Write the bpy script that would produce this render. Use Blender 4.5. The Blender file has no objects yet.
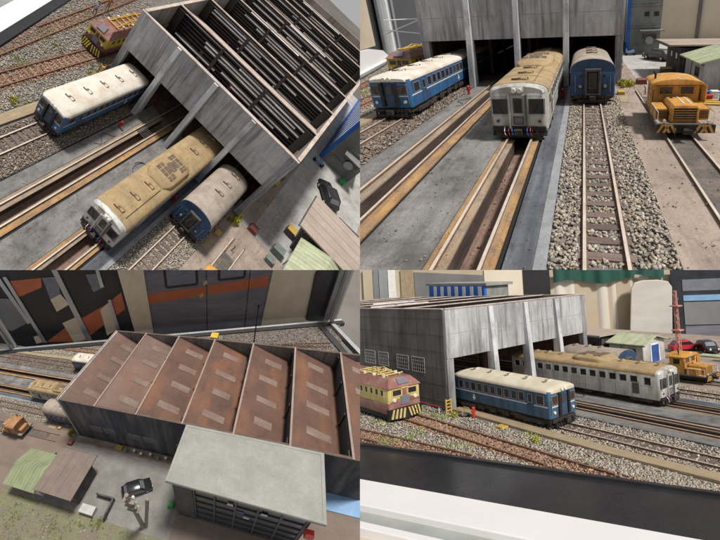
# Four railway dioramas, one behind each quarter of the picture: the same engine shed and yard built four times, each on its own ground.
import bpy, bmesh, math, random
import numpy as np
random.seed(7); RNG = np.random.default_rng(7)
F = 410.0
SC = bpy.context.scene
COL = SC.collection

# ---------------------------------------------------------------- the four dioramas: where their ground lies, in metres of the model
PAN = {
"TL": dict(D=[[0.8000140199217268,0.20087511660625623,-17.32025070937725],[0.803072690426884,-0.6199025427142008,-11.348926900933407],[-0.14593280046509322,0.7887967542656047,37.81560830472658]],
  N=[0.728326010124867,-0.41699753377130233,-0.5437410043432843], up=[0.7285409582914605,-0.41708806894148676,-0.543383655381751], sz=[0.03914494218206761,0.0004426382403166207,-2.8688195325806128e-05], s=80.0, q=(-1,1)),
"TR": dict(D=[[0.6840146978337952,0.501045680536053,10.715110856998347],[0.052587323367521824,-0.5829360896336857,-12.01362204419529],[-0.1363774042383839,0.9184025661505915,26.60503522440433]],
  N=[-0.07388395214425714,-0.8533742169024792,-0.5160364401295956], up=[-0.2614338159918763,-0.8486910874852426,-0.4969283646153628], sz=[0.16332514821246535,-0.000951405699413638,-0.0004603024995645956], s=125.0, q=(1,1)),
"BR": dict(D=[[1.107856657950785,-0.5632633292703918,17.712147761920086],[-0.03648826976125635,0.03702155507813615,12.034770107317577],[0.6941626631898772,0.6670095826465959,41.9532909011689]],
  N=[-0.052941870601269155,-0.9974761136777945,0.04731343339350888], up=[-0.05253892595730855,-0.9982557533312361,0.031327713606629504], sz=[0.10816053293949897,0.00011042927393916792,0.0003992387352260932], s=10.0, q=(1,-1)),
"BL": dict(D=[[0.08233187068158399,0.726299064960722,-27.811402463581345],[0.24755531330289324,0.01766561004407005,13.825060000693004],[-0.6329262550844541,-0.2701569476826531,44.518034264343804]],
  N=[0.2531988133352256,-0.6642655131567343,-0.703307677305071], up=[0.2547212262678027,-0.6624875244326752,-0.7044388798639395], sz=[0.02148300023439468,0.00016193845338825224,0.00020593228510527926], s=10.0, q=(-1,-1)),
}
PLACE = {"TL": "upper left scene", "TR": "upper right scene", "BR": "lower right scene", "BL": "lower left scene"}
for p in PAN.values():
    for k in ("D", "N", "up", "sz"): p[k] = np.array(p[k])
    u0 = 1.0
def place(P, V):
    """model metres of diorama P -> (world points, valid mask)"""
    p = PAN[P]; V = np.asarray(V, float).reshape(-1, 3)
    d = np.c_[V[:, :2], np.ones(len(V))] @ p["D"].T
    dn = -(d @ p["N"]); ok = dn > 1.5
    B = d / np.maximum(dn, 1.5)[:, None]
    yh = np.where(V[:, 0] < 8.6, np.minimum(V[:, 1], 0), V[:, 1]) if P == "BR" else V[:, 1]      # the long shed keeps one height there
    h = (p["sz"][0] + p["sz"][1] * V[:, 0] + p["sz"][2] * yh) * V[:, 2]
    B = (B + p["up"] * h[:, None]) * p["s"]
    return np.c_[B[:, 0], B[:, 2], -B[:, 1]], ok & (B[:, 2] > 0.02 * p["s"])
for k, p in PAN.items():
    a, _ = place(k, [(0, 0, 0), (1, 0, 0), (0, 1, 0)]); p["unit"] = float((np.linalg.norm(a[1] - a[0]) + np.linalg.norm(a[2] - a[0])) / 2)

def in_view(P, W, ok, m=0.10):
    """(n,) outcode bits for points off each side of the wedge of diorama P"""
    qx, qz = PAN[P]["q"]; y = np.maximum(W[:, 1], 1e-6)
    u, v = W[:, 0] / y * F / 360 * qx, W[:, 2] / y * F / 270 * qz     # 0..1 inside
    return (u < -1e-4) * 1 + (u > 1 + m) * 2 + (v < -1e-4) * 4 + (v > 1 + m) * 8 + (~ok) * 16, u, v

# ---------------------------------------------------------------- materials
MATS = {}
def mat(name, c1, c2=None, scale=1.2, rough=0.75, metal=0.0, streak=(1, 1, 1), bump=0.25, grain=0.25, rnd=0.0, dirt=None, dirt_amt=0.5, dirt_scale=0.5, dirt_streak=(1, 1, 1), drip=0.0, blot=0.0, crack=0.0, spec=0.4, bscale=9.0, detail=6, rampw=(0.35, 0.68)):
    if name in MATS: return MATS[name]
    m = bpy.data.materials.new(name); m.use_nodes = True; nt = m.node_tree; N = nt.nodes; L = nt.links
    b = N["Principled BSDF"]; b.inputs["Roughness"].default_value = rough; b.inputs["Metallic"].default_value = metal
    b.inputs["Specular IOR Level"].default_value = spec
    at = N.new("ShaderNodeAttribute"); at.attribute_name = "co"
    def noise(sc, st=(1, 1, 1), det=detail, off=0.0):
        mp = N.new("ShaderNodeMapping"); mp.inputs["Scale"].default_value = st; mp.inputs["Location"].default_value = (off, off * .7, off * .3)
        L.new(at.outputs["Vector"], mp.inputs["Vector"])
        n = N.new("ShaderNodeTexNoise"); n.inputs["Scale"].default_value = sc; n.inputs["Detail"].default_value = det; n.inputs["Roughness"].default_value = 0.62
        L.new(mp.outputs[0], n.inputs["Vector"]); return n.outputs["Fac"]
    def ramp(f, a, c, A=(0, 0, 0, 1), C=(1, 1, 1, 1)):
        r = N.new("ShaderNodeValToRGB"); r.color_ramp.elements[0].position = a; r.color_ramp.elements[1].position = c
        r.color_ramp.elements[0].color = A; r.color_ramp.elements[1].color = C; L.new(f, r.inputs[0]); return r.outputs["Color"]
    def mix(fac, A, B, mode="MIX"):
        x = N.new("ShaderNodeMix"); x.data_type = "RGBA"; x.blend_type = mode
        if isinstance(fac, float): x.inputs[0].default_value = fac
        else: L.new(fac, x.inputs[0])
        for i, q in ((6, A), (7, B)):
            if isinstance(q, tuple): x.inputs[i].default_value = q
            else: L.new(q, x.inputs[i])
        return x.outputs[2]
    c2 = c2 or tuple(x * 0.72 for x in c1)
    col = ramp(noise(scale, streak), rampw[0], rampw[1], (*c2, 1), (*c1, 1))
    if grain:
        g = ramp(noise(bscale * 2.2, (1, 1, 1), 3, 5.1), 0.3, 0.72, (1 - grain,) * 3 + (1,), (1 + grain * .6,) * 3 + (1,))
        col = mix(1.0, col, g, "MULTIPLY")
    if dirt:
        d = ramp(noise(dirt_scale, dirt_streak, 8, 11.3), 0.46, 0.72, (0, 0, 0, 1), (dirt_amt,) * 3 + (1,))
        col = mix(d, col, (*dirt, 1))
    if drip:
        d = ramp(noise(1.0, (2.6, 2.6, .16), 6, 7.7), 0.50, 0.70, (1, 1, 1, 1), (1 - drip,) * 3 + (1,)); col = mix(1.0, col, d, "MULTIPLY")
        d = ramp(noise(1.0, (7.0, 7.0, .4), 4, 2.7), 0.52, 0.75, (1, 1, 1, 1), (1 - drip * .6,) * 3 + (1,)); col = mix(1.0, col, d, "MULTIPLY")
    if blot:
        d = ramp(noise(2.6, (1, 1, 1), 7, 4.4), 0.54, 0.72, (1, 1, 1, 1), (1 - blot, 1 - blot * 1.08, 1 - blot * 1.15, 1)); col = mix(1.0, col, d, "MULTIPLY")
        d = ramp(noise(1.3, (4, .3, 1), 5, 9.4), 0.52, 0.70, (1, 1, 1, 1), (1 - blot * .7,) * 3 + (1,)); col = mix(1.0, col, d, "MULTIPLY")
    if crack:
        mp = N.new("ShaderNodeMapping"); mp.inputs["Scale"].default_value = (.42, .27, .42); L.new(at.outputs["Vector"], mp.inputs["Vector"])
        nz = N.new("ShaderNodeTexNoise"); nz.inputs["Scale"].default_value = 2.2; nz.inputs["Detail"].default_value = 5; L.new(mp.outputs[0], nz.inputs["Vector"])
        ad = N.new("ShaderNodeVectorMath"); ad.operation = "MULTIPLY_ADD"; ad.inputs[1].default_value = (.5, .5, .5); L.new(nz.outputs["Color"], ad.inputs[0]); L.new(mp.outputs[0], ad.inputs[2])
        vo = N.new("ShaderNodeTexVoronoi"); vo.feature = "DISTANCE_TO_EDGE"; vo.inputs["Scale"].default_value = 1.0; L.new(ad.outputs[0], vo.inputs["Vector"])
        d = ramp(vo.outputs["Distance"], .002, .009, (1 - crack,) * 3 + (1,), (1, 1, 1, 1)); col = mix(1.0, col, d, "MULTIPLY")
    if rnd:
        ra = N.new("ShaderNodeAttribute"); ra.attribute_name = "rnd"
        r = ramp(ra.outputs["Fac"], 0.0, 1.0, (1 - rnd,) * 3 + (1,), (1 + rnd,) * 3 + (1,))
        col = mix(1.0, col, r, "MULTIPLY")
    L.new(col, b.inputs["Base Color"])
    rr = N.new("ShaderNodeMapRange"); rr.inputs[3].default_value = max(0.05, rough - .12); rr.inputs[4].default_value = min(1, rough + .15)
    L.new(noise(bscale * .5, (1, 1, 1), 4, 3.3), rr.inputs[0]); L.new(rr.outputs[0], b.inputs["Roughness"])
    if bump:
        ua = N.new("ShaderNodeAttribute"); ua.attribute_type = "OBJECT"; ua.attribute_name = "unit"
        mu = N.new("ShaderNodeMath"); mu.operation = "MULTIPLY"; mu.inputs[1].default_value = 0.06; L.new(ua.outputs["Fac"], mu.inputs[0])
        bp = N.new("ShaderNodeBump"); bp.inputs["Strength"].default_value = bump; L.new(mu.outputs[0], bp.inputs["Distance"])
        L.new(noise(bscale, (1, 1, 1), 5, 1.7), bp.inputs["Height"]); L.new(bp.outputs[0], b.inputs["Normal"])
    MATS[name] = m; return m
def stones_mat(name, cols, rough=.9):
    m = bpy.data.materials.new(name); m.use_nodes = True; nt = m.node_tree; N = nt.nodes; L = nt.links
    b = N["Principled BSDF"]; b.inputs["Roughness"].default_value = rough; b.inputs["Specular IOR Level"].default_value = .25
    ra = N.new("ShaderNodeAttribute"); ra.attribute_name = "rnd"
    r = N.new("ShaderNodeValToRGB"); r.color_ramp.interpolation = "CONSTANT"
    while len(r.color_ramp.elements) < len(cols): r.color_ramp.elements.new(.5)
    for i, c in enumerate(cols): r.color_ramp.elements[i].position = i / len(cols); r.color_ramp.elements[i].color = (*c, 1)
    L.new(ra.outputs["Fac"], r.inputs[0])
    at = N.new("ShaderNodeAttribute"); at.attribute_name = "co"
    n = N.new("ShaderNodeTexNoise"); n.inputs["Scale"].default_value = 14; n.inputs["Detail"].default_value = 4; L.new(at.outputs["Vector"], n.inputs["Vector"])
    r2 = N.new("ShaderNodeValToRGB"); r2.color_ramp.elements[0].color = (.55, .5, .45, 1); r2.color_ramp.elements[1].color = (1.15, 1.12, 1.1, 1)
    r2.color_ramp.elements[0].position = .3; r2.color_ramp.elements[1].position = .7; L.new(n.outputs["Fac"], r2.inputs[0])
    x = N.new("ShaderNodeMix"); x.data_type = "RGBA"; x.blend_type = "MULTIPLY"; x.inputs[0].default_value = 1
    L.new(r.outputs[0], x.inputs[6]); L.new(r2.outputs[0], x.inputs[7]); L.new(x.outputs[2], b.inputs["Base Color"])
    MATS[name] = m; return m

GREYSTONE = [(.46,.44,.40),(.54,.52,.47),(.33,.315,.29),(.49,.45,.38),(.60,.575,.52),(.38,.365,.335),(.44,.37,.29),(.25,.24,.225),(.55,.52,.45),(.50,.48,.44),(.47,.42,.35),(.34,.30,.26),(.42,.40,.37),(.52,.46,.37)]
BROWNSTONE = [(.27,.24,.21),(.38,.35,.31),(.20,.17,.15),(.33,.27,.22),(.46,.43,.39),(.24,.20,.17),(.30,.22,.16),(.17,.15,.14)]
RUSTSTONE = [(.42,.26,.18),(.50,.33,.24),(.34,.20,.14),(.46,.29,.20),(.54,.40,.31),(.38,.25,.19)]
def mk():
    mat("concrete_platform", (.275,.268,.262), (.165,.162,.16), .8, .8, streak=(1.4,.4,1), bump=.35, dirt=(.075,.07,.066), dirt_amt=.8, dirt_scale=.7, grain=.28, blot=.35, crack=0.18)
    mat("concrete_shaded", (.155,.17,.20), (.085,.095,.115), 1.2, .75, streak=(2.5,.2,1), bump=.35, dirt=(.05,.05,.055), dirt_amt=.7, grain=.22, blot=.4)
    mat("concrete_edge", (.33,.34,.36), (.22,.23,.25), 1.5, .8, bump=.2)
    mat("concrete_yard", (.50,.495,.485), (.38,.375,.37), .6, .85, bump=.25, dirt=(.22,.20,.185), dirt_amt=.65, dirt_scale=.35, grain=.2, blot=.2, crack=0.2)
    mat("brown_yard", (.425,.345,.29), (.30,.24,.20), .5, .85, streak=(1,.35,1), bump=.3, dirt=(.18,.145,.125), dirt_amt=.75, dirt_scale=.55, grain=.22, blot=.28, crack=0.2)
    mat("asphalt_strip", (.14,.125,.115), (.09,.08,.075), 1.4, .8, bump=.3, grain=.3, dirt=(.3,.22,.18), dirt_amt=.5, dirt_scale=1.4)
    mat("ballast_base", (.26,.245,.225), (.14,.13,.12), 3, .95, bump=.8, bscale=16, grain=.4)
    mat("rust_base", (.40,.255,.18), (.27,.165,.115), 3, .95, bump=.8, bscale=16, grain=.4)
    mat("dirt_green", (.20,.19,.125), (.185,.16,.13), .45, .95, bump=.6, grain=.35, dirt=(.17,.22,.08), dirt_amt=.7, dirt_scale=.7)
    mat("pit_wall", (.105,.07,.058), (.045,.032,.028), 1.6, .75, streak=(1,.4,2), bump=.4, blot=.3)
    mat("pit_floor", (.34,.225,.175), (.20,.125,.10), 1.0, .8, streak=(1,.3,1), bump=.3, dirt=(.10,.07,.06), dirt_amt=.75, dirt_scale=.9, blot=.4)
    mat("rust_beam", (.56,.335,.125), (.27,.165,.10), 1.3, .8, streak=(1.4,.45,1), bump=.45, grain=.35, dirt=(.25,.19,.15), dirt_amt=.9, dirt_scale=1.5, blot=.35)
    mat("pale_beam", (.41,.335,.26), (.235,.18,.14), 1.5, .8, streak=(1.2,.4,1), bump=.45, grain=.35, dirt=(.42,.26,.13), dirt_amt=.65, dirt_scale=1.4, blot=.35)
    mat("rail_top", (.82,.75,.66), (.66,.55,.44), 2, .3, .35, bump=.05, grain=.1)
    mat("rail_side", (.27,.165,.11), (.17,.10,.07), 3, .7, .2, bump=.2)
    mat("sleeper", (.20,.145,.125), (.13,.095,.085), 3, .85, streak=(.4,3,1), bump=.4, rnd=.25)
    mat("slot", (.02,.02,.022), None, 1, .8, bump=0)
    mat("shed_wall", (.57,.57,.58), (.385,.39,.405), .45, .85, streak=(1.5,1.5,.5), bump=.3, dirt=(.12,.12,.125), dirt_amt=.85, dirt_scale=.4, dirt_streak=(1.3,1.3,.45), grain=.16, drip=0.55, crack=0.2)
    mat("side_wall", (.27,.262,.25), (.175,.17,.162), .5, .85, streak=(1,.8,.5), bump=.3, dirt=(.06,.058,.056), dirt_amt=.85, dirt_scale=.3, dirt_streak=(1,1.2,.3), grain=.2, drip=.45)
    mat("right_wall_shaded", (.075,.08,.098), (.03,.033,.044), .5, .85, streak=(1,1.6,.3), bump=.25, dirt=(.24,.19,.15), dirt_amt=.5, dirt_scale=.5, dirt_streak=(1,1.6,.3), drip=.4)  # dark tone paints the shade of the backlit side
    mat("pillar_paint", (.70,.72,.75), (.53,.55,.58), .8, .75, streak=(1.5,1.5,.3), bump=.25, dirt=(.16,.155,.15), dirt_amt=.8, dirt_scale=.9, dirt_streak=(1,1,.4), drip=.35)
    mat("roof_rust", (.165,.092,.068), (.112,.066,.052), .4, .62, streak=(.8,.9,.8), bump=.08, grain=.07, dirt=(.29,.125,.06), dirt_amt=.7, dirt_scale=.28, dirt_streak=(.45,1.4,1), blot=.14, detail=4)
    mat("roof_dusty", (.215,.145,.12), (.16,.105,.087), .4, .65, bump=.08, grain=.07, dirt=(.27,.14,.09), dirt_amt=.55, dirt_scale=.3, dirt_streak=(.4,1.3,1), blot=.12, detail=4)
    mat("skylight", (.285,.22,.19), (.195,.135,.11), .45, .55, bump=.03, grain=.08, blot=.12)
    mat("roof_beige", (.62,.54,.485), (.52,.435,.385), 1.1, .75, streak=(.5,1.5,1), bump=.15, dirt=(.33,.23,.19), dirt_amt=.75, dirt_scale=1.1, blot=.2)
    mat("louvre_black", (.028,.027,.03), (.016,.015,.017), 1, .35, .3, bump=.05)
    mat("louvre_glint", (.93,.93,.94), (.55,.55,.56), .8, .35, .0, streak=(.9,1,1), bump=.0, grain=.05)  # white of the glints painted on the louvres
    mat("ridge_dull", (.36,.29,.245), (.28,.215,.18), 1.1, .8, bump=.1)
    mat("ridge_dark", (.15,.105,.09), (.10,.07,.06), 1.1, .8, bump=.1)
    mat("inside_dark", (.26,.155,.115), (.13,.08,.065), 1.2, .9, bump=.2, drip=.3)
    mat("blue_paint", (.045,.17,.385), (.03,.115,.27), 1.2, .42, bump=.08, grain=.14, dirt=(.05,.055,.075), dirt_amt=.75, dirt_scale=1.0, dirt_streak=(1.2,1.2,.4), drip=.3)
    mat("deep_blue", (.035,.11,.215), (.022,.065,.13), 1.2, .45, bump=.08, grain=.14, dirt=(.06,.055,.055), dirt_amt=.65, dirt_scale=1.1, dirt_streak=(1.2,1.2,.4), drip=.35)
    mat("navy_paint", (.03,.085,.19), (.02,.055,.125), 1.3, .45, bump=.08, grain=.14, dirt=(.05,.05,.06), dirt_amt=.6, dirt_scale=1.0, drip=.3)
    mat("white_stripe", (.72,.73,.72), (.58,.59,.6), 2, .5, bump=.03)
    mat("cream_roof", (.76,.735,.67), (.64,.60,.53), .9, .7, bump=.12, dirt=(.50,.36,.25), dirt_amt=.75, dirt_scale=.8, grain=.12, blot=.12)
    mat("khaki_roof", (.47,.345,.185), (.35,.25,.13), 1.0, .8, bump=.18, dirt=(.25,.19,.125), dirt_amt=.75, dirt_scale=1.1, dirt_streak=(.6,1.2,1), grain=.2, blot=.3)
    mat("pinkgrey_roof", (.44,.375,.315), (.33,.28,.235), .9, .8, bump=.15, dirt=(.25,.205,.17), dirt_amt=.75, dirt_scale=1.0, grain=.16, blot=.22)
    mat("silver_body", (.66,.66,.64), (.48,.475,.45), 1.0, .42, .15, streak=(1,1,.5), bump=.08, dirt=(.25,.20,.14), dirt_amt=.8, dirt_scale=1.2, dirt_streak=(1.2,1.2,.35), grain=.14, drip=.28)
    mat("dark_frame", (.05,.045,.042), (.03,.027,.025), 2.5, .65, .2, bump=.2, dirt=(.15,.10,.07), dirt_amt=.5, dirt_scale=3)
    mat("vent", (.21,.15,.10), (.11,.08,.06), 4, .75, bump=.1)
    mat("black_part", (.022,.021,.021), None, 2, .5, bump=.08)
    mat("glass", (.035,.035,.038), (.02,.02,.022), 1.3, .12, bump=.0, grain=0, spec=.6)
    mat("brown_glass", (.11,.065,.035), (.045,.03,.02), 1.6, .15, bump=0, grain=0, spec=.6)
    mat("lamp_glass", (.80,.77,.66), None, 2, .2, bump=0, grain=0)
    mat("orange_paint", (.70,.37,.075), (.54,.26,.05), 1.3, .55, bump=.1, dirt=(.33,.17,.06), dirt_amt=.85, dirt_scale=1.8, dirt_streak=(1,1,.6), grain=.16, drip=.3)
    mat("orange_dim", (.42,.215,.10), (.33,.165,.075), 1.3, .6, bump=.06, dirt=(.22,.13,.07), dirt_amt=.6, dirt_scale=1.4, grain=.12)  # orange darkened: dim hazy light painted into the colour
    mat("yellow_paint", (.78,.56,.07), (.62,.43,.05), 1.5, .5, bump=.05, dirt=(.34,.22,.06), dirt_amt=.5, dirt_scale=1.5)
    mat("maroon_paint", (.19,.055,.045), (.12,.038,.034), 1.4, .5, bump=.06, dirt=(.26,.16,.13), dirt_amt=.5, dirt_scale=1.2)
    mat("maroon_roof", (.28,.12,.10), (.20,.08,.07), 1.3, .65, bump=.1, dirt=(.36,.26,.22), dirt_amt=.6, dirt_scale=1.4)
    mat("red_paint", (.52,.035,.03), (.40,.03,.025), 2, .45, bump=.05)
    mat("hut_wall", (.10,.10,.105), (.055,.055,.06), 1.2, .85, streak=(2.5,2.5,.3), bump=.3, dirt=(.22,.19,.16), dirt_amt=.5, dirt_scale=1)
    mat("hut_roof", (.46,.385,.325), (.375,.31,.26), .6, .8, bump=.1, dirt=(.30,.25,.21), dirt_amt=.5, dirt_scale=.6, grain=.1)
    mat("hut_roof_dim", (.235,.185,.16), (.17,.133,.115), .5, .8, bump=.1, dirt=(.17,.13,.115), dirt_amt=.6, dirt_scale=.6, grain=.1)  # darker hut roof copy, dimmer light painted in
    mat("green_roof", (.50,.55,.375), (.40,.445,.295), .9, .78, streak=(.6,1.5,1), bump=.15, dirt=(.28,.265,.20), dirt_amt=.75, dirt_scale=1.1, dirt_streak=(.5,1.5,1), grain=.14, blot=.2)
    mat("green_dim", (.30,.345,.205), (.235,.275,.16), .9, .8, streak=(.4,2.4,1), bump=.15, dirt=(.17,.16,.11), dirt_amt=.6, dirt_scale=.8, dirt_streak=(.6,1.2,1), grain=.16)  # green roof with the dimmer light put into its colour
    mat("old_plaster", (.60,.60,.60), (.47,.47,.47), .9, .85, bump=.15, dirt=(.20,.17,.15), dirt_amt=.85, dirt_scale=.9, dirt_streak=(1,1,.5))
    mat("door_blue", (.03,.12,.42), (.02,.06,.2), 1.4, .5, bump=.05)
    mat("block_grey", (.30,.31,.30), (.20,.205,.20), .7, .85, streak=(1,1,.5), bump=.25, dirt=(.08,.08,.08), dirt_amt=.6, dirt_scale=.6, dirt_streak=(1,1,.4))
    mat("block_roof", (.345,.355,.33), (.265,.272,.25), .5, .85, bump=.15, dirt=(.27,.255,.21), dirt_amt=.6, dirt_scale=1.6, grain=.22)
    mat("block_front", (.085,.075,.07), (.045,.042,.042), .8, .8, streak=(1,1,.4), bump=.2)
    mat("facade_blue", (.03,.19,.70), (.022,.14,.55), 1, .5, bump=.05, dirt=(.03,.07,.2), dirt_amt=.4)
    mat("white_paint", (.80,.80,.79), (.70,.70,.69), 1.5, .5, bump=.03, grain=.06)
    mat("wood", (.42,.33,.21), (.31,.24,.155), 1.5, .8, streak=(4,.35,1), bump=.3, dirt=(.25,.2,.15), dirt_amt=.5, dirt_scale=1.2)
    mat("yellow_wood", (.62,.43,.09), (.45,.30,.07), 2, .75, bump=.2)
    mat("crate_dark", (.12,.12,.11), (.07,.07,.065), 2, .8, bump=.2)
    mat("crate_green", (.22,.26,.24), (.15,.18,.17), 2, .7, bump=.2)
    mat("case_black", (.028,.028,.032), (.02,.02,.024), .6, .22, bump=.02, grain=.1, spec=.6)
    mat("case_white", (.78,.775,.78), (.73,.725,.73), .4, .35, bump=0, grain=0)
    mat("alu", (.56,.58,.60), (.46,.48,.50), .8, .35, .7, streak=(1,1,.2), bump=.02, grain=.04)
    mat("alu_dull", (.36,.37,.385), (.29,.30,.31), .8, .4, .6, bump=.02, grain=.04)
    mat("grey_bar", (.42,.44,.42), (.34,.36,.34), .6, .45, .2, bump=0, grain=.04)
    mat("mural_grey", (.17,.165,.195), (.135,.13,.158), .3, .45, streak=(1,1,3), bump=.02, grain=.08, dirt=(.28,.27,.30), dirt_amt=.5, dirt_scale=.25, dirt_streak=(.5,.5,4))
    mat("mural_orange", (.50,.135,.055), (.42,.11,.05), .4, .5, bump=.02, grain=.1, dirt=(.26,.09,.06), dirt_amt=.6, dirt_scale=.5)
    mat("mural_black", (.028,.027,.03), (.02,.02,.022), .5, .4, bump=.02, grain=.1)
    mat("mural_cream", (.66,.56,.42), (.56,.47,.35), .4, .6, bump=.02, grain=.08, dirt=(.62,.55,.44), dirt_amt=.5, dirt_scale=.3)
    mat("mural_slate", (.19,.20,.235), (.14,.15,.18), .5, .5, streak=(1,1,3), bump=.02, grain=.08)
    mat("backdrop_beige", (.76,.69,.56), (.68,.61,.49), .25, .8, bump=.02, grain=.05)
    mat("backdrop_tan", (.50,.42,.31), (.43,.355,.26), .2, .8, bump=.02, grain=.05, dirt=(.68,.60,.46), dirt_amt=.4, dirt_scale=.12)
    mat("drape_green", (.022,.10,.075), (.014,.062,.047), .6, .8, streak=(1.5,1.5,.2), bump=.1, grain=.1)
    mat("drape_cream", (.70,.665,.59), (.56,.525,.455), .3, .8, streak=(1.0,1.0,.12), bump=.1, grain=.06)
    mat("hall_grey", (.22,.22,.22), (.15,.15,.155), .2, .7, bump=.02, grain=.1)
    mat("hall_floor", (.17,.155,.14), (.12,.11,.10), .08, .5, bump=.0, grain=.06)
    mat("night_glass", (.035,.04,.048), (.016,.018,.022), .35, .2, bump=0, grain=0, spec=.6)
    mat("leaf", (.28,.33,.07), (.19,.24,.05), 2, .8, bump=0, rnd=.5, grain=.1)
    mat("grassblade", (.30,.40,.09), (.21,.27,.07), 1.2, .8, bump=0, rnd=.5, grain=.1, dirt=(.42,.38,.16), dirt_amt=.7, dirt_scale=1.4)
    mat("yellow_leaf", (.48,.45,.06), (.33,.33,.05), 3, .8, bump=0, rnd=.4, grain=.1)
    mat("skin", (.55,.36,.26), None, 2, .6, bump=0)
    mat("cloth_blue", (.20,.34,.55), None, 2, .8, bump=0)
    mat("cloth_white", (.70,.70,.69), None, 2, .8, bump=0)
    mat("cloth_orange", (.50,.22,.09), None, 2, .8, bump=0)
    mat("pink_mast", (.66,.36,.31), (.5,.2,.16), 2, .6, bump=.05)
    mat("car_black", (.02,.021,.024), None, 1, .2, bump=0, grain=0, spec=.6)
    mat("car_red", (.55,.03,.055), None, 1, .3, bump=0, grain=.05)
    mat("green_bin", (.03,.30,.09), None, 1, .5, bump=0)
    mat("pole_wood", (.30,.26,.21), (.21,.18,.145), 2, .85, streak=(3,3,.3), bump=.3)
    mat("cable_yellow", (.62,.56,.25), None, 1, .5, bump=0)
    mat("red_brick", (.26,.085,.065), (.18,.06,.05), 3, .85, bump=.3)
    mat("light_blue", (.25,.42,.66), (.20,.34,.55), .6, .7, bump=.05)
    mat("rust_sleeper", (.34,.215,.15), (.24,.145,.10), 3, .9, streak=(.4,3,1), bump=.4, rnd=.2)
    mat("yellow_faded", (.70,.57,.22), (.58,.46,.16), 1.5, .55, bump=.05, dirt=(.42,.33,.18), dirt_amt=.6, dirt_scale=1.2)
    mat("maroon_faded", (.31,.14,.115), (.23,.10,.085), 1.4, .55, bump=.06, dirt=(.40,.28,.23), dirt_amt=.6, dirt_scale=1.0)
    mat("window_grey", (.50,.50,.49), (.40,.40,.39), 1.4, .6, bump=.05)
    mat("form_joint", (.30,.30,.305), (.22,.22,.225), 1.4, .9, bump=.1)
    mat("chair_white", (.60,.575,.53), (.49,.465,.42), .28, .4, streak=(.6,.6,1.6), bump=.02, grain=.03)
    mat("yard_dim", (.265,.255,.245), (.195,.187,.178), .6, .85, bump=.2, dirt=(.15,.135,.12), dirt_amt=.6, dirt_scale=.35, grain=.18, crack=0.2)  # yard concrete darkened to paint the weaker light there
    mat("brown_dim", (.235,.182,.152), (.175,.133,.112), .5, .85, streak=(1,.35,1), bump=.25, dirt=(.15,.12,.10), dirt_amt=.6, dirt_scale=.5, grain=.2)  # dim copy of the brown yard, weak light in the colour
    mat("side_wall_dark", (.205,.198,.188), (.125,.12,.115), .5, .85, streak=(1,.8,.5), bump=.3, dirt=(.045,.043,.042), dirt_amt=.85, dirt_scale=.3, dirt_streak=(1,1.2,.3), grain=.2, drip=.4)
    mat("grey_blue", (.065,.165,.28), (.04,.105,.185), 1.2, .45, bump=.08, grain=.14, dirt=(.07,.065,.065), dirt_amt=.65, dirt_scale=1.1, dirt_streak=(1.2,1.2,.4), drip=.3)
    mat("ivory_roof", (.66,.615,.50), (.56,.51,.40), .9, .7, bump=.12, dirt=(.45,.36,.25), dirt_amt=.6, dirt_scale=.6, grain=.1, blot=.08)
    mat("night_bar", (.05,.055,.068), (.03,.033,.04), .6, .5, bump=0)
    stones_mat("stones_grey", GREYSTONE); stones_mat("stones_brown", BROWNSTONE); stones_mat("stones_rust", RUSTSTONE)
mk()

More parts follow.
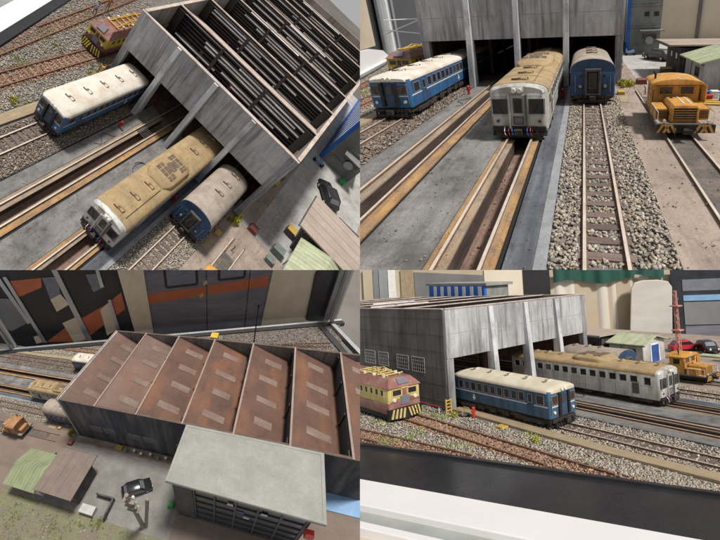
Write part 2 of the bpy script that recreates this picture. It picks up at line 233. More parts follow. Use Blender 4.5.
# ---------------------------------------------------------------- geometry helpers (everything in model metres: x across, y into the shed, z up)
class G:
    def __init__(s): s.v = []; s.f = []; s.m = []; s.r = []
    def add(s, verts, faces, mi=0, r=None):
        o = len(s.v); r = random.random() if r is None else r
        s.v += [tuple(map(float, q)) for q in verts]; s.r += [r] * len(verts)
        for f in faces: s.f.append(tuple(i + o for i in f)); s.m.append(mi)
        return s
    def hexa(s, p, mi=0, r=None): return s.add(p, [(3, 2, 1, 0), (4, 5, 6, 7), (0, 1, 5, 4), (1, 2, 6, 5), (2, 3, 7, 6), (3, 0, 4, 7)], mi, r)
    def box(s, x0, x1, y0, y1, z0, z1, mi=0, r=None, step=None):
        if step and y1 - y0 > step:
            n = int(math.ceil((y1 - y0) / step)); ys = [y0 + (y1 - y0) * i / n for i in range(n + 1)]
            V = [q for y in ys for q in ((x0, y, z0), (x1, y, z0), (x1, y, z1), (x0, y, z1))]
            Fs = [(3, 2, 1, 0)[::-1], tuple(4 * n + k for k in (3, 2, 1, 0))]
            for i in range(n):
                for k in range(4): Fs.append((4 * i + k, 4 * i + (k + 1) % 4, 4 * i + 4 + (k + 1) % 4, 4 * i + 4 + k))
            return s.add(V, Fs, mi, r)
        return s.hexa([(x0, y0, z0), (x1, y0, z0), (x1, y1, z0), (x0, y1, z0), (x0, y0, z1), (x1, y0, z1), (x1, y1, z1), (x0, y1, z1)], mi, r)
    def loft(s, rings, mi=0, cap=True, r=None):
        n = len(rings[0]); V = [q for R in rings for q in R]; Fs = []
        for i in range(len(rings) - 1):
            for k in range(n): Fs.append((n * i + k, n * i + (k + 1) % n, n * i + n + (k + 1) % n, n * i + n + k))
        if cap: Fs += [tuple(range(n))[::-1], tuple(n * (len(rings) - 1) + k for k in range(n))]
        return s.add(V, Fs, mi, r)
    def prism_z(s, plan, z0, z1, mi=0): return s.loft([[(x, y, z0) for x, y in plan], [(x, y, z1) for x, y in plan]], mi)
    def prism_y(s, prof, ys, mi=0):
        return s.loft([[(x, y, z) for x, z in prof] for y in ys], mi)
    def tube(s, pts, r, n=8, mi=0, r1=None):
        pts = [np.array(p, float) for p in pts]; rings = []
        for i, p in enumerate(pts):
            d = (pts[min(i + 1, len(pts) - 1)] - pts[max(i - 1, 0)]); d /= np.linalg.norm(d) + 1e-9
            a = np.cross(d, (0, 0, 1.)); a = np.array((1., 0, 0)) if np.linalg.norm(a) < 1e-3 else a / np.linalg.norm(a)
            b = np.cross(d, a); rr = r if r1 is None else r + (r1 - r) * i / (len(pts) - 1)
            rings.append([tuple(p + rr * (math.cos(t) * a + math.sin(t) * b)) for t in [2 * math.pi * k / n for k in range(n)]])
        return s.loft(rings, mi)
    def blob(s, c, rx, ry, rz, mi=0, n=10, m=6, r=None):
        rings = []
        for i in range(1, m):
            t = math.pi * i / m
            rings.append([(c[0] + rx * math.sin(t) * math.cos(a), c[1] + ry * math.sin(t) * math.sin(a), c[2] - rz * math.cos(t)) for a in [2 * math.pi * k / n for k in range(n)]])
        return s.loft(rings, mi, True, r)
    def wheel(s, c, axis, rad, th, n=16, mi=0):
        a = np.array(axis, float); a /= np.linalg.norm(a); u = np.cross(a, (0, 0, 1.)); u /= np.linalg.norm(u); w = np.cross(a, u); c = np.array(c, float)
        rr = lambda off, q: [tuple(c + a * off + q * (math.cos(t) * u + math.sin(t) * w)) for t in [2 * math.pi * k / n for k in range(n)]]
        return s.loft([rr(-th / 2, rad * .9), rr(-th / 2 + th * .15, rad), rr(th / 2 - th * .15, rad), rr(th / 2, rad * .9)], mi)
    def sheet(s, xf, y0, y1, z, nx, ny, mi=0):
        V = []; Fs = []
        for j in range(ny + 1):
            y = y0 + (y1 - y0) * j / ny; a, b = xf(y)
            for i in range(nx + 1): V.append((a + (b - a) * i / nx, y, z(a + (b - a) * i / nx, y) if callable(z) else z))
        for j in range(ny):
            for i in range(nx): q = j * (nx + 1) + i; Fs.append((q, q + 1, q + nx + 2, q + nx + 1))
        return s.add(V, Fs, mi)

def fbox(g, face, pos, a0, a1, z0, z1, d0, d1, mi=0):
    """a box on a wall: a along the wall, z up, d outward from pos"""
    if face == "+x": g.box(pos + min(d0, d1), pos + max(d0, d1), a0, a1, z0, z1, mi)
    elif face == "-x": g.box(pos - max(d0, d1), pos - min(d0, d1), a0, a1, z0, z1, mi)
    elif face == "-y": g.box(a0, a1, pos - max(d0, d1), pos - min(d0, d1), z0, z1, mi)
    else: g.box(a0, a1, pos + min(d0, d1), pos + max(d0, d1), z0, z1, mi)
    return g

def mesh_from(P, name, g, mats, bev=0.0, smooth=False, base=None):
    V = np.array(g.v); 
    if not len(V): return None
    W, ok = place(P, V); code, _, _ = in_view(P, W, ok)
    vis = False
    for f in g.f:
        c = 31
        for i in f: c &= code[i]
        b = [code[i] & 16 for i in f]
        if c == 0 and not any(b): vis = True; break
    if not vis: return None
    bm = bmesh.new(); lr = bm.verts.layers.float.new("rnd"); vs = []
    for q, r in zip(g.v, g.r):
        v = bm.verts.new(q); v[lr] = r; vs.append(v)
    for f, m in zip(g.f, g.m):
        try: bm.faces.new([vs[i] for i in f]).material_index = m
        except ValueError: pass
    bmesh.ops.recalc_face_normals(bm, faces=bm.faces[:]) if bev is not None else None
    if bev:
        bm.normal_update()
        ed = [e for e in bm.edges if len(e.link_faces) == 2 and e.calc_face_angle(0) > 0.6]
        if ed: bmesh.ops.bevel(bm, geom=ed, offset=bev, offset_type="OFFSET", segments=2, profile=.6, affect="EDGES", clamp_overlap=True)
    lc = bm.verts.layers.float_vector.new("co")
    bm.verts.ensure_lookup_table()
    V = np.array([v.co[:] for v in bm.verts]); W, ok = place(P, V); code, _, _ = in_view(P, W, ok)
    for v, q in zip(bm.verts, V): v[lc] = q
    for v, w in zip(bm.verts, W): v.co = w
    kill = []
    bm.verts.index_update()
    for f in bm.faces:
        c = 31; bad = False
        for v in f.verts:
            k = int(code[v.index]); c &= k; bad |= bool(k & 16)
        if c or bad: kill.append(f)
    if kill: bmesh.ops.delete(bm, geom=kill, context="FACES")
    qx, qz = PAN[P]["q"]
    for no in ((qx, 0, 0), (0, 0, qz)):                       # the diorama's board ends here
        k = 0 if no[0] else 2
        if any(v.co[k] * no[k] < 0 for v in bm.verts):
            bmesh.ops.bisect_plane(bm, geom=bm.verts[:] + bm.edges[:] + bm.faces[:], plane_co=(0, 0, 0), plane_no=no, clear_inner=True)
    if not bm.faces: bm.free(); return None
    o = np.zeros(3) if base is None else base
    for v in bm.verts: v.co = (v.co[0] - o[0], v.co[1] - o[1], v.co[2] - o[2])
    if smooth:
        for f in bm.faces: f.smooth = True
    me = bpy.data.meshes.new(name); bm.to_mesh(me); bm.free()
    for m in mats: me.materials.append(MATS[m])
    if smooth and bev is not None:
        me.set_sharp_from_angle(angle=0.7)
    return me
def link(P, name, g, mats, parent=None, bev=0.0, smooth=False, base=None):
    if isinstance(mats, str): mats = [mats]
    if isinstance(parent, Thing): th = parent; par = parent.o
    elif parent is not None: th = parent["_"] if False else THOF[parent.name]; par = parent
    else: th = None; par = None
    b = th.base if th else base
    if b is None: b = place(P, [np.mean(np.array(g.v), axis=0)])[0][0]
    me = mesh_from(P, name, g, mats, bev, smooth, b)
    if me is None: return None
    o = bpy.data.objects.new(name, me); COL.objects.link(o); o["unit"] = PAN[P]["unit"]
    if par is not None: o.parent = par; THOF[o.name] = th
    else: o.location = b
    return o
THOF = {}; THINGS = []
class Thing:
    def __init__(s, P, name, label, cat, base, group=None):
        s.P = P; s.base = place(P, [base])[0][0]; s.o = bpy.data.objects.new(name, None); COL.objects.link(s.o); s.o.location = s.base
        s.o.empty_display_size = .1
        s.o["label"] = label + ", " + PLACE[P]; s.o["category"] = cat
        if group: s.o["group"] = group
        THINGS.append(s); THOF[s.o.name] = s
    def part(s, name, g, mats, parent=None, bev=0.0, smooth=False):
        return link(s.P, name, g, mats, parent if parent is not None else s, bev, smooth)
def solo(P, name, label, cat, g, mats, bev=0.0, smooth=False, group=None):
    o = link(P, name, g, mats, None, bev, smooth)
    if o: 
        o["label"] = label + ", " + PLACE[P]; o["category"] = cat
        if group: o["group"] = group
    return o
def struct(P, name, g, mats, bev=0.0):
    o = link(P, name, g, mats, None, bev)
    if o: o["kind"] = "structure"
    return o
def stuff(P, name, label, cat, g, mats):
    o = link(P, name, g, mats, None, None)
    if o: o["kind"] = "stuff"; o["label"] = label + ", " + PLACE[P]; o["category"] = cat
    return o

# a rough block for stones
ROCK = np.array([(x, y, z) for z in (-1, 1) for y in (-1, 1) for x in (-1, 1)]) * .72
ROF = [(0, 2, 3), (0, 3, 1), (4, 5, 7), (4, 7, 6), (0, 1, 5), (0, 5, 4), (2, 6, 7), (2, 7, 3), (0, 4, 6), (0, 6, 2), (1, 3, 7), (1, 7, 5)]
def stones(P, label, matname, xf, y0, y1, dens, r0, r1, z=-.03, skip=None, cap=24000, name="ballast", gauge=None):
    ys = np.linspace(y0, y1, 200); wid = np.mean([xf(y)[1] - xf(y)[0] for y in ys]); n = int(wid * (y1 - y0) * dens)
    y = RNG.uniform(y0, y1, n); a = np.array([xf(q) for q in y]); x = a[:, 0] + (a[:, 1] - a[:, 0]) * RNG.random(n)
    X = np.c_[x, y, np.full(n, z)]; X = X[X[:, 0] > -16.9 - .345 * X[:, 1] + .1]
    if skip: X = X[~skip(X)]
    if gauge:
        ins = (X[:, 0] > gauge[0]) & (X[:, 0] < gauge[1]); ph = np.abs(((X[:, 1] + 30) / gauge[2] + .5) % 1 - .5) * gauge[2]
        keep = ~ins | (ph > .17) | (RNG.random(len(X)) < .10); X = X[keep]; ins = ins[keep]; X[ins, 2] -= .03
    W, ok = place(P, X); code, u, v = in_view(P, W, ok, .03); X = X[(code == 0) & (u > .002) & (v > .002)]
    if len(X) > cap: X = X[RNG.permutation(len(X))[:cap]]
    if not len(X): return
    n = len(X); r = RNG.uniform(r0, r1, n) * RNG.choice([1, 1, 1, 1.35], n)
    jit = RNG.uniform(.45, 1.3, (n, 8, 3)); sc = np.stack([RNG.uniform(.75, 1.35, n), RNG.uniform(.75, 1.3, n), RNG.uniform(.5, .9, n)], 1)
    ang = RNG.uniform(0, 6.28, n); c, s_ = np.cos(ang), np.sin(ang)
    V = ROCK[None] * jit * sc[:, None] * r[:, None, None]
    V = np.stack([V[..., 0] * c[:, None] - V[..., 1] * s_[:, None], V[..., 0] * s_[:, None] + V[..., 1] * c[:, None], V[..., 2] + RNG.uniform(-.5, .5, (n, 1)) * V[..., 0] + RNG.uniform(-.4, .4, (n, 1)) * V[..., 1]], -1)
    V = V + X[:, None] + np.stack([np.zeros(n), np.zeros(n), RNG.uniform(-.02, .05, n)], 1)[:, None]
    V = V.reshape(-1, 3); W, ok = place(P, V)
    qx, qz = PAN[P]["q"]
    W[:, 0] = np.where(W[:, 0] * qx < 0, 0, W[:, 0]); W[:, 2] = np.where(W[:, 2] * qz < 0, 0, W[:, 2])
    Fi = (np.array(ROF)[None] + 8 * np.arange(n)[:, None, None]).reshape(-1, 3)
    me = bpy.data.meshes.new(name); me.vertices.add(len(W)); me.loops.add(len(Fi) * 3); me.polygons.add(len(Fi))
    base = W.mean(0); me.vertices.foreach_set("co", (W - base).ravel()); me.loops.foreach_set("vertex_index", Fi.ravel().astype(np.int32))
    me.polygons.foreach_set("loop_start", np.arange(0, len(Fi) * 3, 3, dtype=np.int32)); me.update(calc_edges=True)
    at = me.attributes.new("co", "FLOAT_VECTOR", "POINT"); at.data.foreach_set("vector", V.ravel())
    at = me.attributes.new("rnd", "FLOAT", "POINT"); at.data.foreach_set("value", np.repeat(RNG.random(n), 8))
    me.materials.append(MATS[matname]); o = bpy.data.objects.new(name, me); COL.objects.link(o); o.location = base
    o["unit"] = PAN[P]["unit"]; o["kind"] = "stuff"; o["label"] = label + ", " + PLACE[P]; o["category"] = name.replace("_", " ")
    return o
def blades(P, name, label, cat, matname, spots, h=.22, leaf=False):
    g = G()
    for (cx, cy, rx, ry, n, z0) in spots:
        for _ in range(n):
            a = random.uniform(0, 6.28); q = math.sqrt(random.random()); x, y = cx + rx * q * math.cos(a), cy + ry * q * math.sin(a)
            hh = h * random.uniform(.4, 1.1); t = random.uniform(0, 6.28); w = .035 if not leaf else random.uniform(.03, .07)
            dx, dy = math.cos(t) * w, math.sin(t) * w; lx, ly = random.uniform(-.1, .1), random.uniform(-.1, .1)
            zz = z0 + (random.random() * h * (1 - q * .6) * 2.2 if leaf else 0)
            g.add([(x - dx, y - dy, zz), (x + dx, y + dy, zz), (x + lx + dx * .3, y + ly + dy * .3, zz + hh), (x + lx - dx * .3, y + ly - dy * .3, zz + hh)], [(0, 1, 2, 3)])
    return g

# ---------------------------------------------------------------- dimensions of the yard
XL, XR, ZT, ZH, BAY = -8.86, 8.09, 7.5, 3.83, 5.72
PX = (-4.45, -.42, 3.57); LEN = BAY * 6 + 4.2
EDGE = lambda y, off=0.0: -16.9 - .345 * y - off * 1.058
BACK = 38.0
def setting(P):
    gl = lambda a, b: (lambda y: (a, b))
    NY = 78
    bl = P == "BL"
    # ground sheets
    struct(P, "ground", G().sheet(lambda y: (EDGE(y), -10.35 if y < 9 else XL), -33, BACK, -.07, 14, NY), "ballast_base")
    struct(P, "ground", G().sheet(gl(-10.35, -4.42), -33, 2, -.065, 6, 40), "ballast_base")
    struct(P, "ground", G().sheet(gl(4.1, 7.36), -33, 2, -.06, 4, 40), "ballast_base")
    struct(P, "ground", G().sheet(gl(7.36, 18.2), -33, -.4, .0, 11, 34), "brown_dim" if bl else "brown_yard")
    struct(P, "ground", G().sheet(gl(8.0, 18.2), -.4, 18, .002, 10, 20), "yard_dim" if bl else "concrete_yard")
    struct(P, "ground", G().sheet(gl(8.0, 18.2), 18, 42, .002, 10, 24), "concrete_yard" if not bl else "brown_dim")
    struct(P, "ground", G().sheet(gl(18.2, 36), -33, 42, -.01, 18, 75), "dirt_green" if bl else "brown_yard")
    struct(P, "ground", G().sheet(gl(8.93, 10.02), -33, -4.2, .006, 2, 40), "asphalt_strip")
    struct(P, "path", G().sheet(gl(8.1, 9.6), .3, 34, .008, 2, 34), "brown_yard")
    struct(P, "floor", G().sheet(gl(-90, 90), -70, 120, -9, 24, 26), "hall_floor")
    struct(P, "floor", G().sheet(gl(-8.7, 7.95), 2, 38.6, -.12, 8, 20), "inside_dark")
    # platforms, flush with the rails
    struct(P, "platform", G().box(-4.30, -3.30, -33, 2, -.3, .02, step=1.5), "concrete_platform")
    struct(P, "platform", G().box(-1.10, 1.02, -33, 2, -.3, .02, step=1.5), "concrete_platform")
    struct(P, "platform", G().box(3.02, 3.78, -33, 2, -.3, .018, step=1.5), "concrete_shaded")  # bluish concrete; its darkness also paints the silver railcar's shadow
    struct(P, "kerb", G().box(3.78, 4.1, -33, 2, -.3, .03, step=1.5), "concrete_edge")
    struct(P, "gutter", G().sheet(gl(-4.44, -4.28), -33, 2, -.058, 1, 40), "slot")
    struct(P, "gutter", G().sheet(gl(-1.3, -1.08), -33, 2, -.11, 1, 40), "slot")
    struct(P, "gutter", G().sheet(gl(2.84, 3.03), -33, 2, -.11, 1, 40), "slot")
    # inspection pits
    for (a, b) in ((-2.62, -1.95), (1.62, 2.38)):
        struct(P, "pit_floor", G().sheet(gl(a - .02, b + .02), -33, 2, -.72, 2, 40), "pit_floor")
        struct(P, "pit_wall", G().box(a - .08, a, -33, 2, -.75, -.082, step=1.5), "pit_wall")
        struct(P, "pit_wall", G().box(b, b + .08, -33, 2, -.75, -.082, step=1.5), "pit_wall")
    # loose stones
    dn = {"TL": 1.0, "TR": 1.15, "BR": 1.0, "BL": .35}[P]; k = 1.0 if P != "BL" else 1.4
    rail_skip = lambda xs: (lambda X: np.min([abs(X[:, 0] - x) for x in xs], 0) < .09)
    stones(P, "grey stones bedding the track in front of the navy coach", "stones_grey", gl(4.14, 7.34), -27, .5, 175 * dn, .032 * k, .062 * k, -.03, rail_skip((5.03, 6.09)), gauge=(4.85, 6.27, .575))
    stones(P, "brown grey stones bedding the blue railcar's track", "stones_brown" if P != "BR" else "stones_grey", gl(-7.75, -4.47), -27, .5, 110 * dn, .038 * k, .07 * k, -.035, rail_skip((-7.10, -5.98)), gauge=(-7.3, -5.78, .575))
    stones(P, "loose grey stones between the walkway and the display edge", "stones_grey", lambda y: (EDGE(y) + .1, -8.95), -27, 16, 70 * dn, .038 * k, .075 * k, -.045,
           lambda X: ((X[:, 0] > -12.5) & (X[:, 0] < -10.55)) | ((abs(X[:, 0] + 15.6 + .16 * X[:, 1]) < .9) & (X[:, 1] > -12)) , 26000)
    stones(P, "rust red stones of the siding beside the electric locomotive", "stones_rust", gl(-12.5, -10.55), -24, 3, 75 * dn, .04 * k, .075 * k, -.04, rail_skip((-10.95, -12.2)))
    stones(P, "rusty stones of the outer siding along the display edge", "stones_rust", lambda y: (-15.6 - .16 * y - .9, -15.6 - .16 * y + .9), -12, 20, 55 * dn, .04 * k, .07 * k, -.04)
    if P == "BL":
        stones(P, "pale stones around the tracks behind the shed", "stones_brown", lambda y: (EDGE(y) + .2, XL - .2), 16, 38, 22, .06, .12, -.04, None, 6000)
        stones(P, "earth clods on the grass below the huts", "stones_brown", gl(18.4, 26), -10, 20, 7, .04, .1, -.03, None, 1500, "earth_clods")
    if P in ("TL", "TR"):
        stones(P, "fine grit scattered over the concrete and the pit floors", "stones_brown", lambda y: (-4.25, 3.7), -26, 0, 5, .012, .03, .02, lambda X: ((X[:, 0] > -3.3) & (X[:, 0] < -1.05)) | ((X[:, 0] > 1.0) & (X[:, 0] < 3.05)), 4000, "grit")
        stones(P, "grit and crumbs lying on the brown yard", "stones_brown", lambda y: (7.4, 13), -26, 8, 4, .012, .035, .01, None, 3000, "grit")
        stones(P, "crumbs of rust lying in the inspection pits", "stones_rust", lambda y: (1.68, 2.3), -26, -8, 14, .015, .045, -.71, None, 1500, "grit")
        stones(P, "rust flakes on the beams beside the rails", "stones_rust", lambda y: (1.05, 1.6), -26, -8, 14, .008, .02, -.012, None, 1500, "grit")
    # grass patches
    sp = [(-13.9, -2.2, 1.3, .9, 420, -.05), (-12.9, -6.6, .8, .8, 200, -.05), (-10.0, .6, .5, 1.2, 260, -.05), (-13.3, 2.0, .8, .8, 120, -.05), (-9.9, 2.6, .35, .6, 120, -.05), (-8.9, -8.6, .25, .5, 60, -.05)]
    if P == "BL": sp = [(19.5 + random.uniform(-.8, 5), random.uniform(-9, 9), 1.0, 1.0, 60, 0) for _ in range(12)] + [(18.6, 9.5, .7, 1.3, 350, 0)]
    stuff(P, "grass", "green tufts of grass in the gravel" if P != "BL" else "dull green grass below the huts", "grass", blades(P, "", "", "", "", [q for (cx, cy, rx, ry, n, z0) in sp for q in [(cx + random.gauss(0, rx * .75), cy + random.gauss(0, ry * .75), random.uniform(.06, .3), random.uniform(.06, .3), max(6, n // 14), z0) for _ in range(22)]], .13), ["grassblade"])
    # display case rim
    e = np.array((-.326, .945)); n = np.array((-.945, -.326))
    def strip(o0, o1, z0, z1, y0=-34, y1=39, step=3):
        g = G(); ys = np.linspace(y0, y1, int((y1 - y0) / step) + 1); R = []
        for y in ys:
            a = np.array((EDGE(y), y)); p, q = a + n * o0, a + n * o1
            R.append([(p[0], p[1], z0), (q[0], q[1], z0), (q[0], q[1], z1), (p[0], p[1], z1)])
        return g.loft(R)
    t = Thing(P, "display_case", "black and white rim of the glass display case beside the gravel" if P != "BL" else "black edge and metal rail with posts of the display case", "display case", (EDGE(0) - 2, 0, -.5))
    if P in ("TL", "BR", "TR"):
        t.part("black_border", strip(.05, .3, -.5, .12), "case_black")
        t.part("inner_ledge", strip(.3, 4.2 if P == "BR" else 1.0, -.6, -.02), "case_black")
        if P == "BR":
            t.part("white_rail", strip(4.2, 6.4, -.6, .05), "case_white", bev=.05)
            t.part("grey_channel", strip(6.4, 7.3, -.9, -.25), "grey_bar")
            t.part("white_bead", strip(7.3, 7.75, -.9, -.1), "case_white", bev=.05)
            t.part("grey_channel", strip(7.75, 9.1, -1.3, -.5), "mural_cream", bev=.1)
            t.part("white_bead", strip(9.1, 12, -1.3, -.3), "case_white", bev=.05)
        else:
            t.part("white_rail", strip(1.0, 2.9, -.6, .05), "case_white", bev=.05)
            t.part("outer_panel", strip(2.9, 4.2, -.9, -.4), "alu_dull")
            t.part("outer_panel", strip(4.2, 7, -1.9, -1.4), "case_black")
    else:
        t.part("black_border", strip(.0, 1.1, -.5, .15), "mural_black")
        t.part("metal_rail", strip(1.1, 1.75, -.5, .2), "alu", bev=.05)
        g = G()
        R = []
        for k in range(9):
            x = -29.9 + k * 1.6; y = 34.6 + k * 1.6 * .42
            R.append([(x, y - 1.2, -.4), (x, y, -.4), (x, y, .15), (x, y - 1.2, .15)])
        t.part("black_border", g.loft(R), "mural_black")
        for (x, y, wd) in ((-31.4, 35.6, .55), (-29.9, 36.4, .35)):
            t.part("corner_post", G().box(x - wd, x + wd, y - wd, y + wd, -.5, 15), "alu_dull", bev=.08)
        t.part("corner_post", G().box(-9.9, -9.2, -28.2, -27.4, -.5, 15), "alu", bev=.08)
        t.part("corner_post", G().box(-8.7, -8.4, -28.2, -27.6, -.5, 15), "alu_dull", bev=.08)
        R = []
        for k in range(9):
            x = -29.2 + k * 1.6; y = 36.2 + k * 1.6 * .42
            R.append([(x, y, -.4), (x, y + .9, -.4), (x, y + .9, .5), (x, y, .5)])
        t.part("metal_rail", G().loft(R), "alu_dull", bev=.05)

# ---------------------------------------------------------------- tracks
def inside(x, y): return x > EDGE(y) + .35
def track(P, label, rails, y0, y1, sleepers=0.0, curve=None, hw=.85, beams=None, top="rail_top", sm="sleeper"):
    xm = sum(rails) / 2
    if P == "BL": top = "rail_side"
    t = Thing(P, "railway_track", label, "track", (xm + (curve(y0) if curve else 0), y0 + 8, 0), "tracks of the yard")
    n = max(2, int((y1 - y0) / 1.2)); ys = np.linspace(y0, y1, n + 1)
    cv = curve or (lambda y: 0.0)
    ys_all = ys
    for x in rails:
        ys = [y for y in np.linspace(y0, y1, 4 * n + 1) if inside(x + cv(y), y)][::4] if x < -10 else ys_all
        g = G(); 
        for (w, za, zb, mi) in ((.10, -.06, -.02, 0), (.030, -.02, .06, 0), (.052, .06, .105, 0)):
            g.loft([[(x + cv(y) - w, y, za), (x + cv(y) + w, y, za), (x + cv(y) + w, y, zb), (x + cv(y) - w, y, zb)] for y in ys], mi)
        g.loft([[(x + cv(y) - .045, y, .103), (x + cv(y) + .045, y, .103), (x + cv(y) + .045, y, .112), (x + cv(y) - .045, y, .112)] for y in ys], 1)
        t.part("rail", g, ["rail_side", top])
    if sleepers:
        y = y0
        while y < min(y1, 1.0):
            d = random.uniform(-.03, .03); h = hw * random.uniform(.94, 1.05); xo = random.uniform(-.05, .05); zt = random.uniform(-.01, .015)
            if inside(xm + cv(y) - hw, y): t.part("sleeper", G().hexa([(xm + cv(y) - h + xo, y - .13, -.2), (xm + cv(y) + h + xo, y - .13 + d, -.2), (xm + cv(y) + h + xo, y + .13 + d, -.2), (xm + cv(y) - h + xo, y + .13, -.2),
                                        (xm + cv(y) - h + xo, y - .13, zt), (xm + cv(y) + h + xo, y - .13 + d, zt), (xm + cv(y) + h + xo, y + .13 + d, zt), (xm + cv(y) - h + xo, y + .13, zt - (.035 if sm != "sleeper" else 0))]), sm, bev=.012)
            y += sleepers
    for (a, b, m) in beams or ():
        t.part("beam", G().box(a, b, y0, min(y1, 2), -.08, -.015, step=1.5), m)
    return t
def tracks(P):
    track(P, "track on grey stones in front of the navy coach", (5.03, 6.09), -30, 34, .575, hw=.78)
    track(P, "pit track under the silver railcar with orange rusty beams", (1.33, 2.50), -30, 34, beams=[(1.04, 1.36, "rust_beam"), (1.362, 1.62, "pale_beam"), (2.38, 2.57, "pale_beam"), (2.572, 2.83, "rust_beam")])
    track(P, "empty pit track between the blue and silver railcars", (-3.00, -1.80), -30, 34, beams=[(-3.29, -2.62, "pale_beam"), (-1.95, -1.75, "pale_beam"), (-1.748, -1.3, "rust_beam")])
    track(P, "track with dark sleepers under the blue railcar", (-7.10, -5.98), -30, 34, .575, hw=.8)
    track(P, "rusty siding running up to the yellow electric locomotive", (-12.15, -10.95), -24, 34, .62, hw=.85, top="rail_side", sm="rust_sleeper")
    track(P, "outer rusty siding nearest the display edge", (-16.15, -14.95), -12, 34, .62, lambda y: -.16 * y, hw=.85, top="rail_side", sm="rust_sleeper")
    track(P, "rails set in the brown yard under the orange locomotive", (8.88, 10.06), -30, -2.6)
    if P == "BL":
        track(P, "far track along the back edge of the display", (-18.0, -16.9), 14, 36, .6, lambda y: -.22 * (y - 14))

